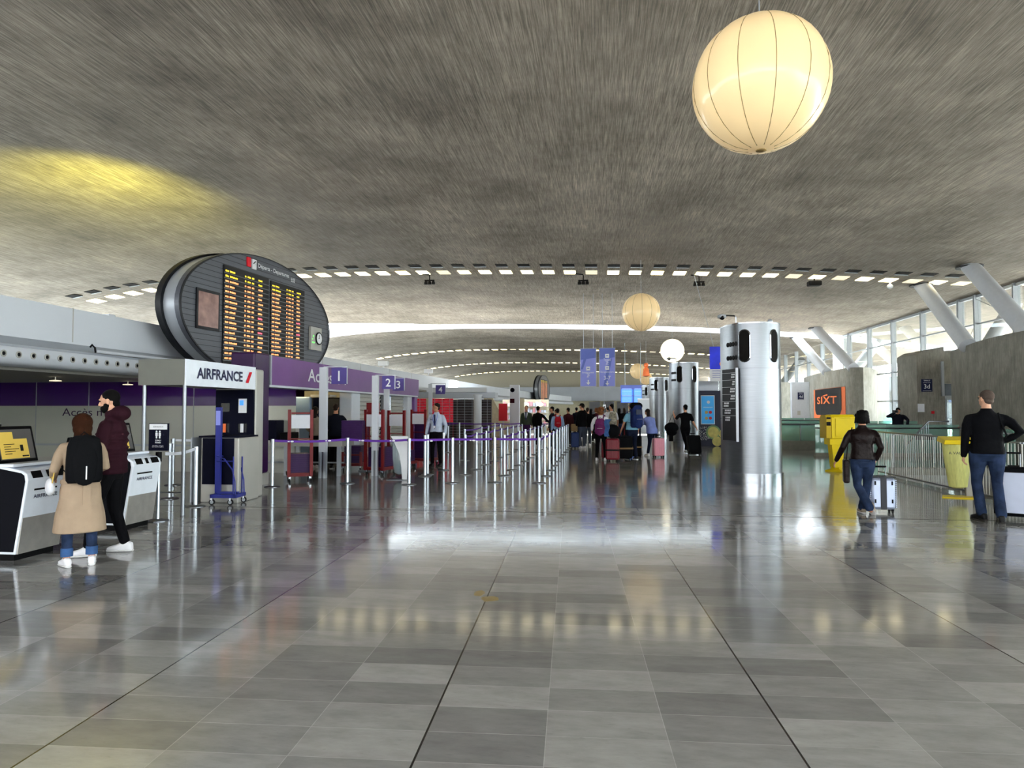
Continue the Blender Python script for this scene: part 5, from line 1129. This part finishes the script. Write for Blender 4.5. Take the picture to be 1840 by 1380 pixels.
    if legs < .95:
        for sd in ('R', 'L'):
            kj, aj = J['kn'+sd], J['an'+sd]; c = lerp(kj, aj, .93*legs); MB().tube([c+V((0, 0, .045)), c-V((0, 0, .05))], [.0635, .0635], 18).build('rolled_cuff', 'denim_light', t, smooth=True)
    # ---- shoes
    for sd in (('R', 'L') if feet else ()):
        aj = J['an'+sd]; yw = toeR if sd == 'R' else toeL; pt_ = pitR if sd == 'R' else pitL
        T = Matrix.Translation(aj+V((0, 0, -.08))) @ Matrix.Translation((0, 0, 0)) @ Matrix.Rotation(math.radians(yw), 4, 'Z') @ Matrix.Translation((0, .12, 0)) @ Matrix.Rotation(-math.radians(pt_), 4, 'X') @ Matrix.Translation((0, -.12, 0))
        def shape(z0, rows, k=1.0):
            rs = []
            for y, w_, h in rows:
                ring = []
                for q in range(14):
                    a = 2*PI*q/14; x = w_*k*math.copysign(abs(math.cos(a))**.7, math.cos(a)); z = z0+h*.5+h*.5*math.copysign(abs(math.sin(a))**.7, math.sin(a)); ring.append(T @ V((x, y, z)))
                rs.append(ring)
            return rs
        b = MB(); b.rings(shape(.012, [(-.075, .02, .05), (-.065, .034, .085), (-.03, .039, .10), (.03, .04, .10), (.08, .043, .07), (.13, .046, .055), (.165, .04, .045), (.19, .022, .03)]))
        b.m(1).rings(shape(0, [(-.078, .024, .024), (-.065, .038, .026), (.0, .04, .024), (.12, .049, .024), (.17, .042, .024), (.195, .024, .024)], 1.02))
        b.build('shoe', [shoe, sole], t, smooth=True)
    # ---- hair and head cover
    b = MB(); C_ = P(0, -.018, .03)
    if hstyle == 'short':
        b.ell(C_+Rm @ V((0, -.004, .010)), (.081, .094, .086), R=Rm); b.ell(P(0, -.06, -.03), (.062, .04, .05), R=Rm)
        b.fuse('hair', hair, t, .008, 2)
    elif hstyle == 'crop':
        b.ell(C_+Rm @ V((0, -.003, .004)), (.0800, .0965, .0870), R=Rm); b.ell(P(0, -.052, -.03), (.066, .048, .05), R=Rm); b.fuse('hair', hair, t, .008, 2)
    elif hstyle == 'bob':
        b.ell(C_+Rm @ V((0, -.01, .0)), (.10, .105, .10), R=Rm); b.ell(P(0, -.045, -.05), (.092, .068, .07), R=Rm)
        for k in range(9): a = PI*k/8; b.limb([P(.085*math.cos(a), -.04-.06*math.sin(a), -.02), P(.112*math.cos(a+.1), -.035-.078*math.sin(a), -.095)], [.03, .012], 8)
        rr = random.Random(4)
        for k in range(46):
            a, z = rr.uniform(PI*.95, PI*2.05), rr.uniform(-.1, .1); q = math.sqrt(max(.1, 1-(z/.15)**2)); b.ell(P(.096*q*math.cos(a), -.03+.08*q*math.sin(a), z), (.02, .02, .028), 8, 6)
        b.ell(P(0, -.02, .055), (.075, .08, .07), R=Rm)
        b.fuse('hair', hair, t, .008, 1)
    elif hstyle == 'long':
        b.ell(C_, (.088, .1, .092), R=Rm); b.rings([[P(rx*math.cos(a), cy2+ry*math.sin(a), z) for a in (2*PI*k/14 for k in range(14))] for z, rx, ry, cy2 in ((.03, .085, .06, -.04), (-.05, .088, .055, -.045), (-.13, .085, .045, -.06), (-.22, .08, .038, -.08), (-.29, .045, .02, -.085))])
        b.fuse('hair', hair, t, .009, 2)
    elif hstyle == 'curly':
        rr = random.Random(int(pos[0]*100)); b.ell(C_, (.105, .11, .1), R=Rm); b.ell(P(0, -.04, -.07), (.11, .075, .08), R=Rm)
        for k in range(40):
            a, z = rr.uniform(0, PI*2), rr.uniform(-.13, .11)
            if math.sin(a) > .35 and z < .05: continue
            q = math.sqrt(max(.1, 1-(z/.16)**2)); b.ell(P(.108*q*math.cos(a), -.03+.095*q*math.sin(a), z), (.026,)*3, 8, 6)
        b.fuse('hair', hair, t, .009, 1)
    elif hstyle == 'cap':
        b.ell(P(0, -.03, .0), (.08, .085, .075), R=Rm); b.fuse('hair', 'hair_brown', t, .01, 2)
        q = MB(); q.ell(P(0, -.008, .045), (.086, .103, .078), R=Rm); q.ell(P(0, .12, .035), (.06, .065, .012), R=Rm); q.fuse('cap', hair, t, .008, 2)
    elif hstyle == 'hijab':
        b.ell(P(0, -.016, .022), (.108, .124, .112), R=Rm); b.ell(P(0, -.012, -.05), (.102, .112, .095), R=Rm); b.limb([P(0, -.01, -.06), J['nek']+V((0, -.005, .02)), J['nek']+V((0, -.005, -.04))], [.085, .088, .115])
        for k in range(4): b.limb([P(-.085, .02, .02-.03*k), P(-.02, -.115, -.055-.032*k), P(.075, -.04, -.1-.028*k)], [.012, .013, .012], 8)
        b.fuse('headscarf', hair, t, .009, 2)
    if beard: b = MB(); b.ell(P(0, .035, -.075), (.062, .064, .056), R=Rm); b.ell(P(0, .02, -.045), (.071, .045, .05), R=Rm); b.fuse('beard', hair, t, .008, 1)
    return t, J, P
def addto(t, mb, name, m, smooth=True): return mb.build(name, m, t, smooth=smooth)
def world(t, v): return Matrix.Translation(t.location) @ Matrix.Rotation(t.rotation_euler.z, 4, 'Z') @ (V(v)*t.scale.x)
def backpack(owner, label, w_, h, d, m, z0, style='round', y=-.14, name='backpack'):
    s = owner.scale.x; t = thing(name, label, 'backpack', owner.location+V((0, 0, 0)), owner.rotation_euler.z); t.scale = owner.scale
    b = MB(); rs = []
    for i, (k, kd) in enumerate(((.86, .55), (.97, .95), (1.0, 1), (.98, 1), (.93, .93), (.8, .75), (.5, .4))):
        z = z0+h*(0, .06, .25, .5, .75, .93, 1)[i]
        rs.append([V((w_/2*k*math.copysign(abs(math.cos(a))**.55, math.cos(a)), y-d/2+d/2*kd*math.copysign(abs(math.sin(a))**.55, math.sin(a)), z)) for a in (2*PI*q/28 for q in range(28))])
    b.rings(rs).build('pack_body', m, t, smooth=True)
    if style == 'panel':
        rs2 = [[p+V((0, -.012, 0)) for p in r] for r in []]
        MB().limb([(0, y-d*.93, z0+h*.15), (0, y-d*.97, z0+h*.5), (0, y-d*.82, z0+h*.85)], [w_*.3, w_*.34, w_*.25], 16, flat=.22, ref=(1, 0, 0)).build('front_panel', m, t, smooth=True)
        MB().cbox((.01, y-d*1.09, z0+h*.22), (.012, .02, .15), 0, 0).build('reflective_strip', 'white', t)
    else:
        MB().limb([(0, y-d*.95, z0+h*.14), (0, y-d*.95, z0+h*.36)], [w_*.36, w_*.36], 16, flat=.3, ref=(1, 0, 0)).build('front_pocket', m, t, smooth=True)
        MB().tube([(-w_*.25, y-d*1.2, z0+h*.36), (w_*.25, y-d*1.2, z0+h*.36)], .006, 6).build('zip', 'grey_alu', t)
    for sx in (-1, 1): MB().tube([(sx*w_*.24, y-.03, z0+h*.93), (sx*.11, -.06, 1.49), (sx*.115, .06, 1.485), (sx*.13, .155, 1.36), (sx*.17, .12, 1.15), (sx*w_*.4, y, z0+h*.2)], .022, 8, flat=.4).build('shoulder_strap', m, t, smooth=True)
    MB().tube([(-.04, y-.05, z0+h), (0, y-.05, z0+h+.04), (.04, y-.05, z0+h)], .009, 8).build('grab_loop', m, t)
    return t
def suitcase(label, x, y, rz, w_, d, h, m, handle=.0, tilt=0, ribs=True, wheels=4, band=None, name='suitcase', trimm='black'):
    t = thing(name, label, 'suitcase', (x, y, 0), math.radians(rz)); wz = .055
    par = bpy.data.objects.new('tmp', None) if False else t
    if tilt: t.rotation_euler = (math.radians(tilt), 0, math.radians(rz))
    MB().box(-w_/2, w_/2, -d/2, d/2, wz, wz+h).build('shell', m, t, bevel=min(w_, d)*.18)
    if ribs:
        b = MB()
        for i in range(5): xx = -w_*.36+w_*.18*i; b.box(xx-.012, xx+.012, -d/2-.006, d/2+.006, wz+.06, wz+h-.06)
        b.build('rib', m, t, bevel=.005)
    MB().box(-w_/2-.003, w_/2+.003, -.012, .012, wz+.02, wz+h-.02).build('zip_line', trimm, t)
    for sx in (-1, 1):
        for sy in (-1, 1): q = MB().cyl((sx*(w_/2-.045)-.012, sy*(d/2-.04), .027), (sx*(w_/2-.045)+.012, sy*(d/2-.04), .027), .027, n=14).build('wheel', 'rubber', t); MB().box(sx*(w_/2-.045)-.018, sx*(w_/2-.045)+.018, sy*(d/2-.04)-.02, sy*(d/2-.04)+.02, .035, wz+.01).build('wheel_fork', 'black', q)
    if handle: MB().tube([(-.09, d*.3, wz+h-.02), (-.09, d*.3, wz+h+handle), (.09, d*.3, wz+h+handle), (.09, d*.3, wz+h-.02)], .009, 8).build('pull_handle', 'silver_panel', t); MB().tube([(-.1, d*.3, wz+h+handle), (.1, d*.3, wz+h+handle)], .015, 8).build('grip', 'black', t)
    MB().box(-.07, .07, -.015, .015, wz+h, wz+h+.025).build('top_grip', trimm, t)
    if band: MB().box(-w_/2-.008, w_/2+.008, -d/2-.008, d/2+.008, wz+h*.42, wz+h*.42+.05).build('strap', band, t)
    return t

# --- woman in trench coat and brown headscarf at the kiosk
g = G(142, 1016)
t, J, P = person('woman in beige trench coat and brown headscarf with black backpack', (g.x, g.y), 46, 1.56, dict(wrL=(-.25, .22, 1.02), elL=(-.27, -.02, 1.12), wrR=(.15, .24, 1.08), elR=(.25, .02, 1.13), anR=(.125, -.02, .08), anL=(-.125, -.0, .08), knR=(.12, .02, .5), knL=(-.12, .02, .5)),
    top='trench', top_len=.40, bot='jeans', shoe='shoe_white', hair='hijab', hstyle='hijab', near=True, flare=.045, legs=.84, build=1.1, hyaw=12, hpitch=-14, toeR=-8, toeL=10)
b = MB().box(-.19, .19, -.158, -.15, 1.0, 1.04); b = MB().tube([(.2*math.cos(a), -.005+.155*math.sin(a), .985) for a in (PI*q/10 for q in range(10, 21))], .026, 8, flat=.3, ref=(0, 0, 1)); addto(t, b, 'coat_belt', 'trench')
MB().lathe([(.085, 0), (.1, -.02), (.11, -.055), (.085, -.05)], (0, -.01, 1.5), 20, 1.0, .95).build('collar', 'trench', t, smooth=True)
MB().box(-.0, .075, -.18, -.168, .72, .96).build('belt_tail', 'trench', t)
bp3 = backpack(t, 'black rounded backpack with a silver strip on the woman in the trench coat', .37, .54, .17, 'bag_black', .98, 'panel', y=-.14)
hb = thing('handbag', 'small cream handbag hanging at the left side of the woman in the trench coat', 'handbag', t.location, t.rotation_euler.z); hb.scale = t.scale
MB().ell((-.3, .02, .93), (.05, .12, .1)).build('bag_body', 'sweater_white', hb, smooth=True); MB().tube([(-.29, -.08, .98), (-.27, -.05, 1.1), (-.26, .02, 1.14), (-.29, .1, .98)], .008, 8).build('chain', 'gold', hb)
# --- bearded man
g = G(180, 1000)
t, J, P = person('bearded man in dark maroon hooded puffer jacket and black trousers at the kiosk', (g.x+.0, g.y+.14), 106, 1.83, dict(wrR=(.16, .3, 1.08), elR=(.24, .04, 1.12), wrL=(-.2, .26, 1.02), elL=(-.25, .02, 1.12), anR=(.12, -.12, .08), knR=(.1, .0, .5), anL=(-.12, .16, .08), knL=(-.1, .12, .5), hed=(0, .03, 1.64)),
    top='puffer', top_len=.86, bot='cloth_black', shoe='shoe_white', hair='hair_black', hstyle='short', near=True, hood=True, beard=True, hyaw=8, hpitch=-10, tparts='puffy', skin='skin_pale', toeR=-6, toeL=6, legs=.97)
# --- woman in leather jacket
g = G(1552, 925)
t, J, P = person('woman with short black hair in brown leather jacket and jeans, walking away', (g.x, g.y), -14, 1.60, dict(wrL=(-.40, .10, .90), elL=(-.30, -.02, 1.13), elR=(.27, -.10, 1.14), wrR=(.20, -.03, .94), knR=(.07, .10, .50), anR=(.0, .16, .085), knL=(-.085, .05, .49), anL=(.085, -.12, .12), hiR=(.09, .0, .93), hiL=(-.09, 0, .93)),
    top='leather', top_len=.93, bot='jeans', shoe='beige_cloth', hair='hair_black', hstyle='bob', near=True, flare=.022, toeR=12, toeL=-22, pitL=42, build=1.1, hpitch=-4)
MB().tube([(.178*1.05*math.cos(a), .132*math.sin(a), .925) for a in (2*PI*q/24 for q in range(25))], .022, 8).build('shirt_hem', 'jeans', t, smooth=True)
hb = thing('handbag', 'dark red-brown bag hanging at the left hip of the woman in the leather jacket', 'handbag', t.location, t.rotation_euler.z); hb.scale = t.scale
MB().box(-.3, -.2, -.05, .2, .52, .92).build('bag_body', 'leather', hb, bevel=.03); MB().tube([(-.25, 0, .92), (-.22, .02, 1.2), (-.15, .03, 1.47)], .01, 8).build('strap', 'leather', hb)
# --- man in black jacket and jeans
g = G(1777, 936)
t, J, P = person('man with cropped grey hair, black jacket and jeans, walking away at the right', (g.x, g.y), -20, 1.90, dict(wrL=(-.265, .03, .865), elL=(-.25, -.04, 1.12), elR=(.36, -.13, 1.19), wrR=(.20, -.02, 1.08), knL=(-.12, .07, .50), anL=(-.075, .03, .08), knR=(.11, .06, .5), anR=(.13, -.1, .075), hiR=(.1, 0, .93), hiL=(-.1, 0, .93), shR=(.2, -.01, 1.40), shL=(-.2, -.01, 1.40)),
    top='knit_black', top_len=.90, bot='jeans', shoe='shoe_black', sole='sole_dark', hair='hair_grey', hstyle='crop', near=True, build=1.14, hyaw=38, flare=.012, toeL=30, toeR=-6, skin='skin_pale', grip=(.9, .55))
MB().tube([P(-.078, .0, .012), P(-.06, .07, .012), P(-.03, .098, .01)], .003, 6).build('glasses', 'black', t)
MB().tube([(.12, -.09, 1.45), (.15, -.13, 1.3), (.2, -.13, 1.16), (.19, .0, 1.06)], .012, 8).build('shoulder_strap', 'bag_black', t, smooth=True)
MB().cbox((-.322, -.005, 1.25), (.004, .04, .012)).build('sleeve_mark', 'red', t)
# --- security guard
g = G(784, 838)
t, J, P = person('guard in pale shirt with dark tie, lanyard and black trousers behind the purple tape', (g.x, g.y), 172, 1.80, dict(knR=(.11, .03, .5), knL=(-.11, .03, .5), anR=(.12, .0, .08), anL=(-.12, .0, .08), elR=(.27, -.02, 1.12), elL=(-.27, -.02, 1.12), wrR=(.26, .1, .9), wrL=(-.28, .08, .88)),
    top='shirt_white', top_len=.95, bot='cloth_black', shoe='shoe_black', sole='sole_dark', hair='hair_brown', hstyle='short', near=True, hyaw=-62, skin='skin', build=1.05)
MB().prism([(-.02, 1.44), (.02, 1.44), (.032, 1.08), (0, 1.04), (-.032, 1.08)], .135, .15, axis='y').build('tie', 'blue_tie', t)
MB().tube([(-.06, .06, 1.47), (-.06, .14, 1.3), (0, .155, 1.12), (.06, .14, 1.3), (.06, .06, 1.47)], .007, 6).build('lanyard', 'banner_blue', t); MB().box(-.03, .03, .155, .16, 1.06, 1.13).build('badge', 'white', t)
MB().tube([(.172*math.cos(a), .128*math.sin(a), .955) for a in (2*PI*q/24 for q in range(25))], .018, 6).build('belt', 'shoe_black', t); MB().box(.06, .14, .133, .138, 1.29, 1.305).build('name_tag', 'black', t)
for sx in (-1, 1): MB().cbox((sx*.17, -.01, 1.475), (.1, .05, .012)).build('epaulette', 'black', t)
# --- people in the access bay
g = AY(603, 800, 18.4); person('man in black padded jacket, seen from behind, at the search table', (g.x, 18.4), 3, 1.78, dict(wrR=(.2, .3, 1.1), wrL=(-.2, .3, 1.1), elR=(.3, .0, 1.16)), top='puffer_black', top_len=.88, bot='cloth_black', hair='hair_brown', hstyle='crop', tparts='puffy', build=1.12, shoe='shoe_black')
g = AY(566, 800, 18.5); person('woman with long dark hair and beige top at the search table', (g.x, 18.5), -8, 1.70, dict(wrR=(.2, .3, 1.05), wrL=(-.22, .2, 1.0)), top='beige_cloth', top_len=.92, bot='cloth_black', hair='hair_brown', hstyle='long')
# --- photographer by the stair
t, J, P = person('person in dark jacket holding a camera up to the face by the stairs', (11.45, 28.6), 165, 1.74, dict(elR=(.36, .12, 1.36), wrR=(.12, .24, 1.50), elL=(-.34, .06, 1.22), wrL=(-.3, .16, .98), hed=(0, .12, 1.58), nek=(0, .05, 1.46)), top='puffer_black', top_len=.8, bot='cloth_black', tparts='puffy', hair='hair_black', hstyle='short', hpitch=-30, build=1.15, shoe='shoe_black')
cm = thing('photo_camera', 'small camera held up by the person by the stairs', 'camera', t.location, t.rotation_euler.z); MB().box(0.02, .2, .26, .33, 1.5, 1.6).build('camera_body', 'charcoal', cm); MB().cyl((.1, .33, 1.55), (.1, .4, 1.55), .035, n=14).build('lens', 'black', cm)

# --- the crowd
g = G(1080, 828)
t, J, P = person('woman with curly auburn hair, white sweater and purple backpack', (g.x, g.y), -6, 1.70, dict(wrR=(.26, .08, .95), wrL=(-.3, .05, 1.0), elL=(-.28, -.04, 1.18), anL=(-.14, 0, .08), anR=(.14, .0, .08), knL=(-.12, .02, .5), knR=(.12, .02, .5)), top='sweater_white', top_len=.95, bot='cloth_black', hair='hair_auburn', hstyle='curly', build=1.15)
backpack(t, 'purple backpack low on the back of the curly haired woman', .34, .5, .19, 'bag_purple', .88)
dj = thing('denim_jacket', 'light denim jacket draped beside the purple backpack', 'jacket', t.location, t.rotation_euler.z); MB().rings([[V((x+.03*math.sin(z*20), y, z)) for x, y in ((.14, -.3), (.27, -.27), (.3, -.1), (.24, -.12), (.22, -.22))] for z in (.78, .9, 1.05, 1.2, 1.32)]).build('draped_cloth', 'denim_light', dj, smooth=True)
g = G(1136, 826)
t, J, P = person('man in grey cap and light blue shirt with a big blue backpack', (g.x, g.y), 28, 1.83, dict(wrL=(-.3, .14, .9), elL=(-.27, .0, 1.15), anL=(-.13, .02, .08), anR=(.13, -.02, .08)), top='tee_blue', top_len=.92, sleeve='short', bot='jeans_dark', hair='camo', hstyle='cap', hyaw=42, shoe='shoe_black', build=1.12)
bk = backpack(t, 'big blue and black hiking backpack of the man in the grey cap', .36, .72, .26, 'bag_blue', 1.0, y=-.14); MB().limb([(-.1, -.25, 1.66), (.1, -.25, 1.66)], [.11, .11], 14).build('lid_pocket', 'bag_black', bk, smooth=True); MB().box(-.1, .1, -.43, -.41, 1.4, 1.55).build('grey_pocket', 'grey_trousers', bk)
g = G(1172, 820)
person('woman in loose blue blouse and navy leggings leaning left with folded arms', (g.x, g.y), 32, 1.68, dict(nek=(-.07, .12, 1.43), hed=(-.08, .17, 1.6), shR=(.12, .07, 1.37), shL=(-.22, .12, 1.37), elL=(-.25, .3, 1.13), wrL=(-.06, .42, 1.17), elR=(.16, .27, 1.13), wrR=(-.04, .4, 1.16), anL=(-.12, .1, .08), anR=(.12, -.05, .08)), top='blouse_blue', top_len=.82, bot='jeans_dark', hair='hair_brown', hstyle='long', hyaw=20, build=1.18, flare=.0, sleeve='long', legs=.955)
g = G(1232, 815)
t, J, P = person('man in black shirt and trousers pulling a suitcase and carrying a bag', (g.x, g.y), 4, 1.80, dict(shL=(-.19, 0, 1.41), elL=(-.34, .02, 1.22), wrL=(-.40, .06, 1.42), elR=(.26, -.08, 1.13), wrR=(.36, -.12, .93), knR=(.08, .1, .52), anR=(.03, .12, .1), knL=(-.03, .0, .5), anL=(.06, -.2, .12)), top='cloth_black', top_len=.88, sleeve='short', bot='cloth_black', hair='hair_black', hstyle='short', toeL=-8, pitL=20, pitR=0, grip=(1.0, 1.0), hyaw=20)
db = thing('travel_bag', 'black travel bag hanging from the raised left hand of the man in black', 'bag', t.location, t.rotation_euler.z); MB().ell((-.5, .05, .95), (.26, .14, .2)).ell((-.5, .05, .78), (.2, .13, .14)).build('bag_body', 'bag_black', db, smooth=True); MB().tube([(-.62, .05, 1.08), (-.46, .06, 1.44), (-.36, .05, 1.08)], .016, 8).build('carry_strap', 'bag_black', db); MB().box(-.6, -.45, -.03, .1, .45, .74).build('hanging_garment', 'cloth_black', db)
suitcase('black soft suitcase tilted behind the man in black', 3.36, 25.4, 8, .46, .28, .66, 'bag_black', .12, tilt=-18, ribs=False)
def simple(label, px, py, rz, H, **k):
    g = G(px, py); return person(label, (g.x, g.y), rz, H, **k)
t, J, P = simple('person in camouflage trousers and white shirt behind the red suitcase', 1099, 808, 14, 1.84, top='sweater_white', top_len=.92, bot='camo', hair='hair_black', sleeve='short', hyaw=45, build=1.0); backpack(t, 'patterned grey backpack of the person in camouflage clothes', .3, .5, .16, 'camo', .95)
simple('tall man in dark cap, black sweater and grey trousers in the queue', 1046, 806, 38, 1.88, top='cloth_black', top_len=.84, bot='grey_trousers', hair='hair_black', hstyle='cap', hyaw=25, build=1.12)
simple('dark haired person peeking behind the tall man in the cap', 1048, 789, 10, 1.92, top='cloth_black', bot='jeans_dark', hair='hair_black', skin='skin_dark')
simple('person in black with a thin shoulder strap right of the tall man in the cap', 1056, 801, -8, 1.70, top='knit_black', top_len=.86, bot='grey_trousers', hair='hair_brown', hstyle='short')
simple('woman with very long black hair right of the tall man in the cap', 1062, 793, -14, 1.66, top='cloth_black', bot='cloth_black', hair='hair_black', hstyle='long', shoe='shoe_black')
simple('man in maroon and black jacket left of the tall man in the cap', 1021, 799, 22, 1.70, top='maroon', top_len=.84, bot='cloth_black', hair='hair_black', shoe='shoe_black', hyaw=20)
t, J, P = simple('person in light blue shirt with a small red backpack', 1002, 811, 8, 1.66, top='shirt_light_blue', top_len=.9, bot='jeans_dark', hair='hair_black'); backpack(t, 'small red drawstring backpack on the light blue shirt', .28, .4, .12, 'bag_red', 1.02)
simple('man in dark navy jacket looking left beside the lanes', 992, 806, 72, 1.74, top='puffer_black', bot='cloth_black', hair='hair_black', hyaw=10, pose=dict(wrR=(.14, .34, 1.14), elR=(.24, .1, 1.14)))
simple('small child-height person behind the man in the navy jacket', 999, 789, 30, 1.62, top='maroon', bot='cloth_black', hair='hair_black', hstyle='short')
simple('man in black sweater with white collar reaching over the tape', 967, 803, -20, 1.76, top='cloth_black', top_len=.88, bot='cloth_black', hair='hair_black', hstyle='short', pose=dict(elR=(.34, .1, 1.18), wrR=(.5, .2, 1.0)), build=1.08)
t, J, P = simple('staff member in dark waistcoat, blue tie and purple trousers facing the camera', 946, 800, 176, 1.80, top='green_vest', top_len=.9, bot='purple_trousers', hair='hair_black', hstyle='crop', skin='skin', shoe='shoe_black'); MB().prism([(-.03, 1.45), (.03, 1.45), (.03, 1.12), (-.03, 1.12)], .13, .145, axis='y').build('tie', 'blue_tie', t); MB().prism([(-.09, 1.45), (.09, 1.45), (.03, 1.2), (-.03, 1.2)], .126, .135, axis='y').build('shirt_front', 'sweater_white', t)
simple('reddish haired person behind the curly haired woman', 1072, 792, 0, 1.70, top='maroon', bot='jeans_dark', hair='hair_auburn', hstyle='bob')
simple('person with black and white top and light jeans in the far queue', 1113, 789, -10, 1.70, top='cloth_black', bot='jeans', hair='hair_black', hstyle='long', sleeve='short')
simple('dark haired person in black beside the far red suitcase', 1122, 787, 12, 1.72, top='cloth_black', bot='cloth_black', hair='hair_brown', hstyle='long', shoe='shoe_black')
simple('dark haired man in white top far back behind the camouflage person', 1092, 784, 30, 1.76, top='sweater_white', bot='jeans_dark', hair='hair_black')
simple('far traveller in dark coat left of the information screens', 1036, 786, 10, 1.74, top='puffer_black', top_len=.7, bot='cloth_black', hair='hair_black')
simple('far traveller in grey trousers seen between the tall man and the auburn woman', 1080, 780, -12, 1.75, top='grey_trousers', bot='cloth_black', hair='hair_brown')
simple('dark figure in black far behind the hiking backpack', 1147, 786, 5, 1.74, top='cloth_black', bot='jeans_dark', hair='hair_black')

# luggage of the crowd
def sc(label, px, py, rz, *a, **k):
    g = G(px, py); return suitcase(label, g.x, g.y, rz, *a, **k)
sc('red soft suitcase with a black strap beside the curly haired woman', 1101, 829, -6, .42, .28, .66, 'case_red', .0, band='black')
sc('second dark red suitcase mostly hidden behind the curly haired woman', 1089, 826, 4, .3, .25, .6, 'case_red', .0)
sc('large black suitcase with tan tape, left of the man in the grey cap', 1121, 827, 14, .52, .3, .72, 'bag_black', .0, ribs=False, band='bag_tan')
sc('second black suitcase behind the legs of the man in the grey cap', 1139, 823, 4, .5, .3, .7, 'bag_black', .0, ribs=False, band='bag_tan')
sc('pink hard suitcase behind the woman in the blue blouse', 1183, 822, 20, .38, .24, .6, 'case_pink', .1)
sc('narrow blue suitcase with tan bag on top, left of the tall man in the cap', 1033, 806, 8, .34, .24, .62, 'case_blue', .3)
g = G(1033, 806); tag(MB().box(g.x-.17, g.x+.12, g.y-.12, g.y+.12, .71, 1.02).build('tote_bag', 'bag_tan', bevel=.05), 'tan tote bag standing on the narrow blue suitcase', 'bag')
sc('small red suitcase standing far back beside the person in black', 1119, 786, 0, .45, .3, .7, 'case_red', .2)
g = G(1099, 804); tag(MB().ell((g.x, g.y, 1.02-.2), (.24, .2, .22)).build('duffel_bag', 'bag_black', smooth=True), 'black duffel bag on top of the red suitcase with the strap', 'bag')
bpy.data.objects['duffel_bag'].location = G(1101, 829)-V((g.x, g.y, 0))+V((0, .1, .12))
# foreground luggage
g = G(1585, 921)
t = suitcase('grey cabin suitcase with black centre strip, pulled by the woman in leather jacket', g.x, g.y+.02, -4, .36, .24, .50, 'case_grey', .16, ribs=False)
MB().box(-.045, .045, -.125, -.119, .06, .55).build('centre_strip', 'charcoal', t)
b = MB()
for x in (-.12, .125):
    for z in (.16, .44): b.box(x-.012, x+.012, -.127, -.12, z, z+.06)
b.build('latch', 'black', t)
b = MB()
for i in range(14): b.box(-.19, -.178, -.11, .11, .09+.032*i, .105+.032*i); b.box(.178, .19, -.11, .11, .09+.032*i, .105+.032*i)
b.build('side_ribs', 'case_grey', t)
MB().box(-.178, .178, -.12, .12, .556, .572).build('top_edge', 'charcoal', t)
g = G(1827, 940)
t = suitcase('large white suitcase with black frame at the right frame edge', g.x+.16, g.y+.34, -24, .50, .30, .72, 'bag_black', .2, ribs=False, trimm='black')
MB().box(-.19, .19, -.158, -.149, .11, .70).build('white_panel', 'case_white', t, bevel=.004); MB().box(-.19, .19, .149, .158, .11, .70).build('white_panel', 'case_white', t, bevel=.004)
MB().box(-.257, -.249, -.1, .1, .13, .68).build('side_panel', 'charcoal', t)
